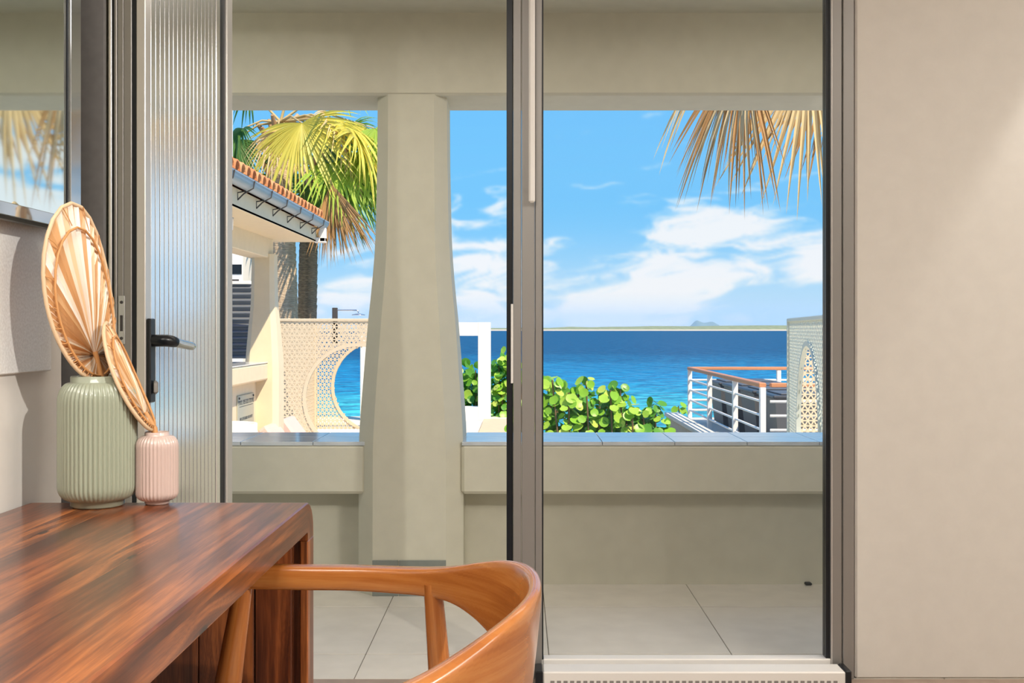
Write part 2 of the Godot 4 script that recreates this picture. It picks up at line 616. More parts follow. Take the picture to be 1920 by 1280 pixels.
func parapet_cap(x0: float, x1: float, left_free: bool, right_free: bool, label: String) -> void:
	var t := thing("parapet_cap", label, "sill", V(0, 0.40, 4.5))
	t.set_meta("kind", "structure")
	var st := start()
	box(st, Vector3(x0, 0.0, -0.2), Vector3(x1, 0.199, 0.2), 0.012)
	commit("body", st, M.balcony, t)
	# two rows of tiles on top, 0.292 m apart
	var k := 0
	for row in 2:
		var z0 := 0.198 - 0.2 * row
		var x := -2.9 + 0.0205
		while x < x1:
			var a := maxf(x + 0.0015, x0 + 0.002)
			var b := minf(x + 0.2905, x1 - 0.002)
			if b - a > 0.01:
				boxed("tile", Vector3(a, 0.196, z0), Vector3(b, 0.211, z0 - 0.197), M.cap_tile, t, 0.0012)
				k += 1
			x += 0.292


func build_balcony() -> void:
	var f := thing("floor", "pale stone tile floor of the balcony", "floor", Vector3.ZERO, "", "structure")
	boxed("grout_bed", V(-2.9, -0.15, 3.25), V(2.5, -0.003, 4.6), M.grout, f)
	var ds := [3.2, 3.498, 4.096, 4.60]
	for i in 9:
		var x := -2.906 + 0.6 * i
		for k in 3:
			boxed("tile", V(x + 0.0015, -0.02, ds[k] + 0.051 if k == 0 else ds[k] + 0.0035), V(minf(x + 0.5985, 2.5), 0.0, ds[k + 1] - 0.0035), M.tile, f, 0.0008)
	struct("wall_parapet", V(-2.9, 0.0, 4.456), V(-0.50, 0.41, 4.64), M.balcony, "beige parapet wall of the balcony on the desk's side of the pillar")
	struct("wall_parapet", V(-0.36, 0.0, 4.456), V(2.5, 0.41, 4.64), M.balcony, "beige parapet wall seen low behind the fixed glass")
	parapet_cap(-2.9, -0.6235, false, true, "thick beige parapet ledge with pale tiles, ending at the desk's side of the pillar")
	parapet_cap(-0.2365, 2.5, true, false, "long thick beige parapet ledge with pale tiles behind the glass door")
	struct("beam_front", V(-2.9, 2.015, 4.33), V(2.5, 2.62, 4.645), M.balcony, "deep beige beam spanning the balcony opening above the sea view", 0.01)
	struct("ceiling_balcony", V(-2.9, 2.348, 3.42), V(2.5, 2.6, 4.35), M.balcony, "pale ceiling over the balcony")
	struct("roof_unseen", V(-3.0, 2.62, 3.4), V(3.5, 2.9, 4.75), M.white, "unseen flat roof slab placed over the balcony to keep the sun out")  # out of view, shades the balcony from the sun
	struct("wall_balcony", V(-3.05, -0.15, 3.2), V(-2.9, 2.62, 4.645), M.balcony, "end wall of the balcony near the wing")
	struct("wall_balcony", V(2.5, -0.15, 3.42), V(2.65, 2.62, 4.645), M.balcony, "end wall of the balcony behind the front wall")
	struct("wall_base", V(-3.05, -1.2, 3.0), V(3.5, -0.15, 4.64), M.balcony, "plinth under the balcony down to the terrace")
	var col := column_mesh(0.0)
	var t := thing("balcony_column", "beige flared pillar standing in the middle of the balcony opening", "pillar", V(-0.4425, 0, 4.475))
	t.set_meta("kind", "structure")
	place("shaft", col, M.balcony, t)
	boxed("tile", Vector3(-0.147, 0.0, 0.212), Vector3(-0.044, 0.143, 0.219), M.skirt, t, 0.001)
	boxed("tile", Vector3(-0.041, 0.0, 0.212), Vector3(0.147, 0.143, 0.219), M.skirt, t, 0.001)
	var o := boxed("floor_outlet", V(1.186, 0.0, 4.43), V(1.214, 0.012, 4.456), M.black, self, 0.004)
	tag(o, "small dark drain outlet at the foot of the parapet behind the glass", "drain")


# ---------------------------------------------------------------- open door leaf with upright slats
func build_door_leaf() -> void:
	# local x runs from the lock edge to the hinge, local z out of the slatted face
	var near := V(-0.945, 0.0, 2.69)
	var hinge := V(-0.894, 0.0, 3.25)
	var ax := (hinge - near).normalized()
	var az := ax.cross(Vector3.UP).normalized()
	if az.x < 0.0:
		az = -az
	var t := thing("door_leaf", "open metal door leaf with upright ribs and a black lever handle", "door", near)
	t.basis = Basis(ax, Vector3.UP, ax.cross(Vector3.UP)) if ax.cross(Vector3.UP).x > 0.0 else Basis(ax, Vector3.UP, -ax.cross(Vector3.UP))
	var L := near.distance_to(hinge)
	var top := 2.33
	boxed("core", Vector3(0.012, 0.012, -0.05), Vector3(L - 0.02, top, -0.012), M.iron, t)
	boxed("dark_seam_backing", Vector3(0.034, 0.012, -0.0125), Vector3(L - 0.06, top - 0.002, -0.0036), M.gasket, t)  # dark sheet added behind the slats to blacken the seams
	boxed("lock_stile", Vector3(0.0, 0.01, -0.024), Vector3(0.034, top, 0.0), M.alu_light, t, 0.002)
	boxed("edge_gasket", Vector3(0.002, 0.01, -0.036), Vector3(0.03, top, -0.024), M.gasket, t)
	boxed("edge_profile", Vector3(0.0, 0.01, -0.057), Vector3(0.03, top, -0.036), M.alu, t, 0.0015)
	boxed("edge_profile", Vector3(0.001, 0.01, -0.074), Vector3(0.03, top, -0.058), M.alu, t, 0.0015)
	boxed("edge_profile", Vector3(0.0, 0.01, -0.082), Vector3(0.03, top, -0.075), M.alu, t, 0.0015)
	boxed("edge_gasket", Vector3(0.004, 0.01, -0.089), Vector3(0.03, top, -0.082), M.gasket, t)
	boxed("edge_profile", Vector3(0.0, 0.01, -0.097), Vector3(0.03, top, -0.089), M.alu_light, t, 0.0015)
	var slats := 16
	var x0 := 0.036
	var x1 := L - 0.085
	var w := (x1 - x0) / slats
	for i in slats:
		var a := x0 + w * i
		boxed("slat", Vector3(a + 0.002, 0.01, -0.012), Vector3(a + w - 0.002, top, -0.002), M.slat, t, 0.0007)
	boxed("hinge_stile", Vector3(x1 + 0.002, 0.01, -0.02), Vector3(L - 0.052, top, 0.0), M.slat, t, 0.002)
	boxed("hinge_gasket", Vector3(L - 0.051, 0.01, -0.03), Vector3(L - 0.012, top, -0.001), M.gasket, t)
	boxed("hinge_cover", Vector3(L - 0.012, 0.01, -0.03), Vector3(L + 0.035, top, 0.006), M.alu_light, t, 0.003)
	# lock plate set in the edge
	var lp := boxed("lock_plate", Vector3(-0.002, 1.027, -0.070), Vector3(0.004, 1.15, -0.053), M.chrome, t, 0.001)
	for y in [1.133, 1.042]:
		tubed("screw", [Vector3(-0.001, y, -0.0615), Vector3(-0.0035, y, -0.0615)], 0.004, M.iron, lp, 12)
	boxed("latch_slot", Vector3(-0.0028, 1.06, -0.065), Vector3(0.0, 1.10, -0.058), M.iron, lp)
	# handle on its long black plate
	var h := boxed("handle_plate", Vector3(0.004, 0.879, 0.0), Vector3(0.034, 1.092, 0.012), M.black, t, 0.003)
	var st := start()
	tube(st, [Vector3(0.021, 1.036, 0.01), Vector3(0.021, 1.036, 0.03), Vector3(0.024, 1.036, 0.045), Vector3(0.036, 1.034, 0.054), Vector3(0.05, 1.032, 0.056)], [0.0155, 0.0155, 0.0155, 0.015, 0.0135], 16)
	commit("lever_neck", st, M.black, h)
	st = start()
	tube(st, [Vector3(0.047, 1.0325, 0.056), Vector3(0.08, 1.028, 0.056), Vector3(0.15, 1.021, 0.055), Vector3(0.164, 1.0195, 0.055), Vector3(0.167, 1.019, 0.055)], [0.0125, 0.012, 0.0115, 0.0105, 0.006], 16)
	commit("lever_grip", st, M.chrome, h)
	st = start()
	box(st, Vector3(0.013, 0.9, 0.01), Vector3(0.03, 0.935, 0.024), 0.006)
	commit("key_cylinder", st, M.alu, h)


# ---------------------------------------------------------------- fixed glass, sliding stile and track
func build_glass_door() -> void:
	var d := thing("door_1", "tall grey framed glass door looking onto the balcony and sea", "door", V(0, 0, 3.25), "", "structure")
	# middle stile
	boxed("stile", Vector3(-0.021, 0.0, -0.06), Vector3(0.004, 2.36, 0.0), M.alu, d, 0.002)
	boxed("stile", Vector3(0.005, 0.0, -0.06), Vector3(0.045, 2.36, 0.0015), M.alu, d, 0.002)
	boxed("stile", Vector3(0.046, 0.0, -0.06), Vector3(0.067, 2.36, 0.0), M.alu, d, 0.002)
	boxed("gasket", Vector3(-0.041, 0.0, -0.05), Vector3(-0.0215, 2.36, -0.006), M.gasket, d, 0.002)
	boxed("gasket", Vector3(0.067, 0.055, -0.04), Vector3(0.0715, 2.34, -0.012), M.gasket, d)
	boxed("edge_pull", Vector3(-0.028, 0.90, -0.012), Vector3(-0.0205, 1.142, -0.001), M.pvc, d, 0.001)
	# right jamb
	boxed("jamb", Vector3(0.951, 0.0, -0.08), Vector3(0.983, 2.36, -0.004), M.alu, d, 0.002)
	boxed("jamb", Vector3(0.984, 0.0, -0.08), Vector3(1.018, 2.36, 0.002), M.alu, d, 0.002)
	boxed("gasket", Vector3(0.936, 0.055, -0.05), Vector3(0.949, 2.34, -0.014), M.gasket, d)
	boxed("jamb_bead", Vector3(0.949, 0.0, -0.05), Vector3(0.953, 2.36, -0.002), M.alu_light, d, 0.001)
	boxed("head_rail", Vector3(-0.9, 2.3, -0.08), Vector3(1.018, 2.36, 0.0), M.alu, d, 0.002)
	boxed("bottom_rail", Vector3(0.07, 0.028, -0.05), Vector3(0.951, 0.0585, -0.006), M.pvc, d, 0.003)
	boxed("pane", Vector3(0.0715, 0.058, -0.034), Vector3(0.936, 2.3, -0.026), M.glass, d)
	# the long pull handle stands off the stile
	var h := thing("pull_handle", "long pale pull bar fixed to the middle door stile", "handle", V(0.036, 0, 3.25))
	boxed("bar", Vector3(-0.0095, 1.447, 0.022), Vector3(0.0095, 2.25, 0.036), M.pvc, h, 0.005)
	for y in [1.49, 2.2]:
		tubed("standoff", [Vector3(0, y, 0.001), Vector3(0, y, 0.024)], 0.006, M.pvc, h)
	# cover of the track in front of the glass
	var c := thing("track_cover", "low white slotted track cover along the foot of the glass", "threshold", V(0, 0, 3.25))
	boxed("cover", Vector3(0.068, 0.0, 0.012), Vector3(0.965, 0.05, 0.09), M.pvc, c, 0.004)
	var st := start()
	for i in 44:
		var x := 0.09 + 0.0195 * i
		box(st, Vector3(x, 0.012, 0.086), Vector3(x + 0.012, 0.024, 0.0908))
	var s := commit("slots", st, M.alu, c)
	s.set_meta("kind", "stuff")
	boxed("end_cap", Vector3(0.046, 0.0, 0.012), Vector3(0.068, 0.052, 0.092), M.black, c, 0.003)
	boxed("end_cap", Vector3(0.965, 0.0, 0.012), Vector3(0.984, 0.052, 0.088), M.black, c, 0.003)


# ---------------------------------------------------------------- ground, sea and far land
func build_ground_and_sea() -> void:
	struct("ground_terrace", V(-14.0, -1.4, 4.5), V(9.0, -1.1, 16.6), M.terrace, "pale stone terrace below the balcony")
	struct("ground_terrace", V(-14.0, -1.4, 16.6), V(-0.2, -1.1, 26.5), M.terrace, "pale stone terrace running out to the white frame")
	var sl := boxed("paving_slab", V(-0.85, -1.1, 21.0), V(-0.3, -1.03, 25.0), M.slab, self, 0.01)
	tag(sl, "tan paving strip lying beside the foot of the white frame", "paving")
	struct("ground_shore", V(-16.0, -4.2, 16.6), V(14.0, -2.6, 30.0), M.soil, "sandy shore bed under the sea grape bushes")
	# the sea: its colour is that of the depth, turquoise over the shallow sand and blue beyond
	var st := SurfaceTool.new()
	st.begin(Mesh.PRIMITIVE_TRIANGLES)
	var n := FastNoiseLite.new()
	n.seed = 21
	n.frequency = 0.02
	n.fractal_octaves = 3
	var ds := [20.0]
	while ds[-1] < 3100.0:
		ds.append(ds[-1] * 1.045 + 0.4)
	var cols := 60
	var shallow := rgb(84, 214, 222).srgb_to_linear()
	var mid := rgb(34, 160, 206).srgb_to_linear()
	var deep := rgb(4, 100, 144).srgb_to_linear()
	for i in ds.size():
		for k in cols + 1:
			var x: float = (float(k) / cols - 0.5) * ds[i] * 2.6
			var q: float = ds[i] + n.get_noise_2d(x * 0.6, ds[i]) * 26.0
			var c := shallow.lerp(mid, smoothstep(56.0, 100.0, q)).lerp(deep, smoothstep(95.0, 210.0, q))
			st.set_color(c)
			st.set_normal(Vector3.UP)
			st.set_uv(Vector2(x, ds[i]))
			st.add_vertex(V(x, -3.5, ds[i]))
	for i in ds.size() - 1:
		for k in cols:
			var a: int = i * (cols + 1) + k
			var b: int = a + cols + 1
			for v in [a, b, a + 1, a + 1, b, b + 1]:
				st.add_index(v)
	var sea := place("sea", st.commit(), M.sea, self)
	tag(sea, "rippled blue sea turning turquoise towards the shore", "sea", "", "structure")
	# far coast and island, about 3 and 8 km out
	var prof := FastNoiseLite.new()
	prof.seed = 31
	prof.frequency = 0.004
	var coast := start()
	box(coast, V(-3600, -6, 3000), V(3600, 0.6, 3080), 0.0)
	var strip := commit("beach", coast, M.sand, self)
	tag(strip, "thin pale beach line along the horizon", "beach", "", "structure")
	ridge("far_coast", -2600.0, 2900.0, 3100.0, func(x: float) -> float: return 3.0 + 2.0 * absf(prof.get_noise_1d(x)) + 9.0 * smoothstep(-400.0, 900.0, x) + 3.0 * prof.get_noise_1d(x * 4.0 + 99.0), M.coast, "low hazy coast strip on the horizon", "coast")
	ridge("far_island", 1150.0, 1900.0, 8000.0, func(x: float) -> float: return 44.0 * exp(-pow((x - 1366.0) / 46.0, 2.0)) + 36.0 * exp(-pow((x - 1478.0) / 60.0, 2.0)) + 26.0 * exp(-pow((x - 1430.0) / 130.0, 4.0)) + 3.0 * prof.get_noise_1d(x * 3.0) - 1.0, M.hill, "two-humped blue island hill beyond the far coast", "island")


func sea_haze() -> void:
	# thin sea air between the far coast and the island
	var f := FogVolume.new()
	f.name = "sea_haze"
	f.size = Vector3(16000, 125, 5600)
	f.position = V(0, 52, 6000)
	var m := FogMaterial.new()
	m.density = 0.00016
	m.albedo = rgb(196, 224, 246)
	f.material = m
	add_child(f)
	tag(f, "thin bluish haze over the far sea before the island", "haze", "", "stuff")


func ridge(called: String, x0: float, x1: float, d: float, high: Callable, m: Material, label: String, category: String) -> void:
	var st := start()
	var n := 90
	var rows := 6
	st.set_smooth_group(1)
	var at := func(i: int, k: int) -> Vector3:
		var x := lerpf(x0, x1, float(i) / n)
		var h: float = high.call(x)
		var s := float(k) / rows
		return V(x, lerpf(-6.0, maxf(h, -5.0), s), d + (d * 0.03) * s * s)
	for i in n:
		for k in rows:
			var a: Vector3 = at.call(i, k)
			var b: Vector3 = at.call(i + 1, k)
			var c: Vector3 = at.call(i + 1, k + 1)
			var e: Vector3 = at.call(i, k + 1)
			tri(st, a, b, c, Vector3(0, 0.5, 1))
			tri(st, a, c, e, Vector3(0, 0.5, 1))
		var top: Vector3 = at.call(i, rows)
		var top2: Vector3 = at.call(i + 1, rows)
		var back := V(top.x, -6.0, d * 1.06)
		var back2 := V(top2.x, -6.0, d * 1.06)
		tri(st, top, top2, back2, Vector3(0, 0.5, -1))
		tri(st, top, back2, back, Vector3(0, 0.5, -1))
	var o := commit(called, st, m, self)
	tag(o, label, category)


# ---------------------------------------------------------------- neighbouring wing with the tiled eave
func build_wing() -> void:
	var w := thing("building_wing", "cream neighbouring wing with orange tiled eave and grey gutter", "building", V(-3.3, -1.1, 13.0))
	var o := V(-3.3, -1.1, 13.0)
	boxed("parapet_wall", V(-3.55, -1.1, 5.0) - o, V(-3.32, 0.44, 13.45) - o, M.wing, w, 0.01)
	boxed("parapet_ledge", V(-3.62, 0.43, 5.0) - o, V(-3.17, 0.64, 13.42) - o, M.wing, w, 0.02)
	boxed("ledge_top", V(-3.62, 0.641, 5.0) - o, V(-3.17, 0.655, 13.42) - o, M.cap_tile, w, 0.003)
	boxed("beam", V(-3.45, 1.97, 5.0) - o, V(-3.18, 2.6, 13.75) - o, M.wing, w, 0.01)
	boxed("soffit", V(-3.3, 2.215, 5.0) - o, V(-2.68, 2.235, 14.0) - o, M.wing, w)
	boxed("fascia", V(-2.72, 2.21, 5.0) - o, V(-2.68, 2.40, 14.02) - o, M.wing, w, 0.004)
	boxed("end_fascia", V(-3.6, 2.21, 14.0) - o, V(-2.68, 2.40, 14.04) - o, M.wing, w, 0.004)
	boxed("upper_wall", V(-7.0, 2.3, 15.6) - o, V(-4.24, 7.0, 15.75) - o, M.white, w)
	boxed("floor_slab", V(-7.0, -0.2, 5.0) - o, V(-3.5, 0.0, 13.4) - o, M.tile, w)
	boxed("rear_wall", V(-5.7, 0.0, 5.0) - o, V(-5.5, 2.4, 12.0) - o, M.wing, w)
	var end := place("end_column", column_mesh(-1.1), M.wing, w)
	end.position = V(-3.26, 0, 13.62) - o
	# roof plane rising inland and the row of barrel tiles along the eave
	var st := start()
	var rise := tan(deg_to_rad(20.0))
	face(st, [V(-2.72, 2.47, 5.0) - o, V(-2.72, 2.47, 14.1) - o, V(-6.0, 2.47 + 3.28 * rise, 14.1) - o, V(-6.0, 2.47 + 3.28 * rise, 5.0) - o], Vector3.UP)
	face(st, [V(-2.72, 2.40, 5.0) - o, V(-2.72, 2.40, 14.1) - o, V(-6.0, 2.40 + 3.28 * rise, 14.1) - o, V(-6.0, 2.40 + 3.28 * rise, 5.0) - o], Vector3.DOWN)
	face(st, [V(-2.72, 2.40, 14.1) - o, V(-2.72, 2.47, 14.1) - o, V(-6.0, 2.47 + 3.28 * rise, 14.1) - o, V(-6.0, 2.40 + 3.28 * rise, 14.1) - o], Vector3(0, 0, -1))
	commit("roof_deck", st, M.roof_tile[2], w)
	var tile := start()
	tile.set_smooth_group(1)
	var dir := Vector3(-1, rise, 0).normalized()
	for k in 8:
		var a0 := PI * k / 8.0
		var a1 := PI * (k + 1) / 8.0
		var p := func(a: float, r: float, l: float) -> Vector3: return dir * l + Vector3(0, sin(a) * r, 0) + Vector3(0, 0, cos(a) * r)
		face(tile, [p.call(a0, 0.10, 0.0), p.call(a1, 0.10, 0.0), p.call(a1, 0.088, 0.45), p.call(a0, 0.088, 0.45)], Vector3(0.2, sin((a0 + a1) / 2) + 0.05, cos((a0 + a1) / 2)))
		face(tile, [p.call(a0, 0.08, 0.0), p.call(a1, 0.08, 0.0), p.call(a1, 0.068, 0.45), p.call(a0, 0.068, 0.45)], -Vector3(0, sin((a0 + a1) / 2), cos((a0 + a1) / 2)))
		face(tile, [p.call(a0, 0.10, 0.0), p.call(a1, 0.10, 0.0), p.call(a1, 0.08, 0.0), p.call(a0, 0.08, 0.0)], Vector3(1, 0, 0))
	tile.generate_normals()
	var tm := tile.commit()
	for i in 25:
		for row in 2:
			var r := place("roof_tile", tm, M.roof_tile[(i * 2 + row) % 3], w)
			r.position = V(-2.60 - 0.36 * row, 2.53 + 0.36 * rise * row + 0.015 * row, 9.0 + 0.208 * i) - o
	# gutter, its brackets and the outlet at its end
	var g := start()
	var sect := []
	for k in 9:
		var a := PI + PI * k / 8.0
		sect.append(Vector2(cos(a) * 0.075, sin(a) * 0.085))
	g.set_smooth_group(1)
	for k in 8:
		var p0: Vector2 = sect[k]
		var p1: Vector2 = sect[k + 1]
		var nrm := Vector3(p0.x + p1.x, p0.y + p1.y, 0)
		face(g, [V(-2.6 + p0.x, 2.47 + p0.y, 5.0) - o, V(-2.6 + p1.x, 2.47 + p1.y, 5.0) - o, V(-2.6 + p1.x, 2.47 + p1.y, 14.1) - o, V(-2.6 + p0.x, 2.47 + p0.y, 14.1) - o], nrm)
	var fan := []
	for q in sect:
		fan.append(V(-2.6 + q.x, 2.47 + q.y, 14.1) - o)
	g.set_smooth_group(-1)
	face(g, fan, Vector3(0, 0, -1))
	box(g, V(-2.535, 2.465, 5.0) - o, V(-2.52, 2.48, 14.1) - o)
	var gut := commit("gutter", g, M.zinc, w)
	for i in 7:
		var z := 9.4 + 0.72 * i
		tubed("bracket", [V(-2.68, 2.29, z) - o, V(-2.62, 2.35, z) - o, V(-2.53, 2.40, z) - o, V(-2.515, 2.47, z) - o], 0.007, M.iron, gut, 6)
		tubed("bracket_arm", [V(-2.68, 2.29, z) - o, V(-2.68, 2.36, z) - o, V(-2.60, 2.375, z) - o], 0.007, M.iron, gut, 6)
	boxed("outlet", V(-2.63, 2.21, 13.98) - o, V(-2.55, 2.40, 14.08) - o, M.white, w, 0.01)
	boxed("outlet", V(-2.70, 2.20, 13.98) - o, V(-2.55, 2.27, 14.08) - o, M.white, w, 0.01)
	tubed("downpipe", [V(-3.245, -1.1, 14.1) - o, V(-3.245, 1.68, 14.1) - o], 0.025, M.zinc, w)

	# lamp under the soffit
	var lm := thing("soffit_lamp", "small white lantern hanging under the tiled eave", "lamp", V(-3.0, 2.07, 11.0))
	var ls := start()
	lathe(ls, [Vector3(0.005, 0.145, 0), Vector3(0.04, 0.14, 0), Vector3(0.045, 0.12, 0), Vector3(0.04, 0.02, 0), Vector3(0.005, 0.0, 0)], 14)
	commit("shade", ls, M.white, lm)
	tubed("mount", [Vector3(0, 0.14, 0), Vector3(0, 0.146, 0)], 0.05, M.zinc, lm, 12)

	# engraved plaque on the parapet wall
	var pq := thing("plaque", "grey metal notice plaque on the wing's parapet wall", "sign", V(-3.32, -0.25, 12.86))
	boxed("plate", Vector3(0.0, 0.0, -0.37), Vector3(0.02, 0.53, 0.37), M.plaque, pq, 0.004)
	for c in [[0.03, -0.33], [0.03, 0.33], [0.5, -0.33], [0.5, 0.33]]:
		tubed("bolt", [Vector3(0.018, c[0], c[1]), Vector3(0.03, c[0], c[1])], 0.014, M.iron, pq, 8)
	lettering("heading", "POOL REGULATIONS", 0.075, Vector3(0.0205, 0.445, 0.0), pq)
	boxed("underline", Vector3(0.02, 0.395, -0.31), Vector3(0.0225, 0.401, 0.31), M.ink, pq)
	lettering("notice_text", "NO LIFEGUARD ON DUTY", 0.05, Vector3(0.0205, 0.25, 0.0), pq)
	lettering("notice_text", "NO DIVING", 0.05, Vector3(0.0205, 0.12, 0.0), pq)

	var cs := thing("corrugated_screen", "grey corrugated metal screen with white top rail behind the wing", "screen", V(-4.3, -1.1, 15.1))
	var ct := start()
	ct.set_smooth_group(1)
	for i in 96:
		var y0 := 1.75 + 1.06 * i / 96.0
		var y1 := 1.75 + 1.06 * (i + 1) / 96.0
		var z0 := 0.022 * sin(TAU * i / 8.0)
		var z1 := 0.022 * sin(TAU * (i + 1) / 8.0)
		face(ct, [Vector3(-1.2, y0, z0), Vector3(0.5, y0, z0), Vector3(0.5, y1, z1), Vector3(-1.2, y1, z1)], Vector3(0, 0, 1))
		face(ct, [Vector3(-1.2, y0, z0 - 0.01), Vector3(0.5, y0, z0 - 0.01), Vector3(0.5, y1, z1 - 0.01), Vector3(-1.2, y1, z1 - 0.01)], Vector3(0, 0, -1))
	commit("sheet", ct, M.corrugated, cs)
	boxed("top_rail", Vector3(-1.2, 2.80, -0.04), Vector3(0.5, 2.845, 0.04), M.white, cs, 0.005)
	for x in [-1.1, 0.44]:
		boxed("post", Vector3(x - 0.03, 0.0, -0.07), Vector3(x + 0.03, 2.8, -0.025), M.zinc, cs)

	var b := thing("far_house", "white house corner with two dark openings behind the corrugated screen", "house", V(-6.6, -1.1, 23.0))
	boxed("wall", Vector3(-2.5, 0.0, -2.0), Vector3(0.62, 4.6, 0.0), M.white, b, 0.01)
	boxed("window", Vector3(0.36, 3.35, -0.02), Vector3(0.60, 3.56, 0.012), M.black, b)
	boxed("window", Vector3(0.36, 2.95, -0.02), Vector3(0.54, 3.24, 0.012), M.iron, b)


func lettering(called: String, text: String, size: float, at: Vector3, parent: Node) -> void:
	var t := TextMesh.new()
	var f := SystemFont.new()
	f.font_names = PackedStringArray(["Droid Sans"])
	f.font_weight = 700
	t.font = f
	t.text = text
	t.font_size = 32
	t.pixel_size = size / 32.0
	t.depth = 0.002
	var o := place(called, t, M.ink, parent)
	o.position = at
	o.rotation_degrees.y = 90.0


# ---------------------------------------------------------------- pierced screens, frame, loungers on the terrace
func lattice(w: float, h: float, side: float, hole: Vector3, t: float, open: float, turned := false) -> ArrayMesh:
	# a sheet pierced with small triangles, with a round opening (x, y, radius); lower edge at y = 0, middle at x = 0
	var st := start()
	var rowh := side * sqrt(3.0) / 2.0
	var gw := h if turned else w
	var gh := w if turned else h
	var rows := int(ceil(gh / rowh)) + 1
	var cols := int(ceil(gw / side)) + 2
	for r in rows:
		for c in cols * 2:
			var up := c % 2 == 0
			var x := -gw / 2 + (c / 2) * side + (side / 2 if r % 2 == 1 else 0.0) - side
			var y := r * rowh
			var p := []
			if up:
				p = [Vector2(x, y), Vector2(x + side, y), Vector2(x + side / 2, y + rowh)]
			else:
				p = [Vector2(x + side, y), Vector2(x + side * 1.5, y + rowh), Vector2(x + side / 2, y + rowh)]
			if turned:
				for k in 3:
					p[k] = Vector2(p[k].y - w / 2, p[k].x + h / 2)
			var m: Vector2 = (p[0] + p[1] + p[2]) / 3.0
			if m.x < -w / 2 or m.x > w / 2 or m.y > h - side * 0.35 or m.y < 0.0 or (hole.z > 0.0 and m.distance_to(Vector2(hole.x, hole.y)) < hole.z + 0.01):
				continue
			var q := []
			for v in p:
				q.append(m + (v - m) * open)
			for k in 3:
				var j := (k + 1) % 3
				for z in [t, -t]:
					face(st, [Vector3(p[k].x, p[k].y, z), Vector3(p[j].x, p[j].y, z), Vector3(q[j].x, q[j].y, z), Vector3(q[k].x, q[k].y, z)], Vector3(0, 0, signf(z)))
				var inw: Vector2 = m - (q[k] + q[j]) / 2.0
				face(st, [Vector3(q[k].x, q[k].y, t), Vector3(q[j].x, q[j].y, t), Vector3(q[j].x, q[j].y, -t), Vector3(q[k].x, q[k].y, -t)], Vector3(inw.x, inw.y, 0))
	st.generate_normals()
	return st.commit()


func ring_mesh(c: Vector3, r1: float) -> ArrayMesh:
	var st := start()
	var n := 56
	for k in n:
		var a := TAU * k / n
		var b := TAU * (k + 1) / n
		var p := func(ang: float, r: float, z: float) -> Vector3: return Vector3(c.x + cos(ang) * r, c.y + sin(ang) * r, z)
		var out := Vector3(cos(a), sin(a), 0)
		for z in [0.03, -0.03]:
			face(st, [p.call(a, c.z, z), p.call(b, c.z, z), p.call(b, r1, z), p.call(a, r1, z)], Vector3(0, 0, signf(z)))
		face(st, [p.call(a, c.z, 0.03), p.call(b, c.z, 0.03), p.call(b, c.z, -0.03), p.call(a, c.z, -0.03)], -out)
		face(st, [p.call(a, r1, 0.03), p.call(b, r1, 0.03), p.call(b, r1, -0.03), p.call(a, r1, -0.03)], out)
	st.generate_normals()
	return st.commit()


func pierced_panel(parent: Node, w: float, h: float, hole: Vector3, m: Material, at: Transform3D, t := 0.01, open := 0.6, turned := false) -> void:
	var p := place("pierced_panel", lattice(w, h, 0.088, hole, t, open, turned), m, parent, at)
	if hole.z > 0.0:
		place("opening_rim", ring_mesh(hole, hole.z + 0.06), m, p)
	var st := start()
	box(st, Vector3(-w / 2, 0, -0.035), Vector3(-w / 2 + 0.05, h, 0.035), 0.008)
	box(st, Vector3(w / 2 - 0.05, 0, -0.035), Vector3(w / 2, h, 0.035), 0.008)
	box(st, Vector3(-w / 2, h - 0.05, -0.035), Vector3(w / 2, h, 0.035), 0.008)
	commit("edge_frame", st, m, p)
	if hole.z <= 0.0:
		for y in [h * 0.33, h * 0.66]:
			boxed("cross_bar", Vector3(-w / 2, y - 0.02, -0.04), Vector3(w / 2, y + 0.02, -0.012), m, p)


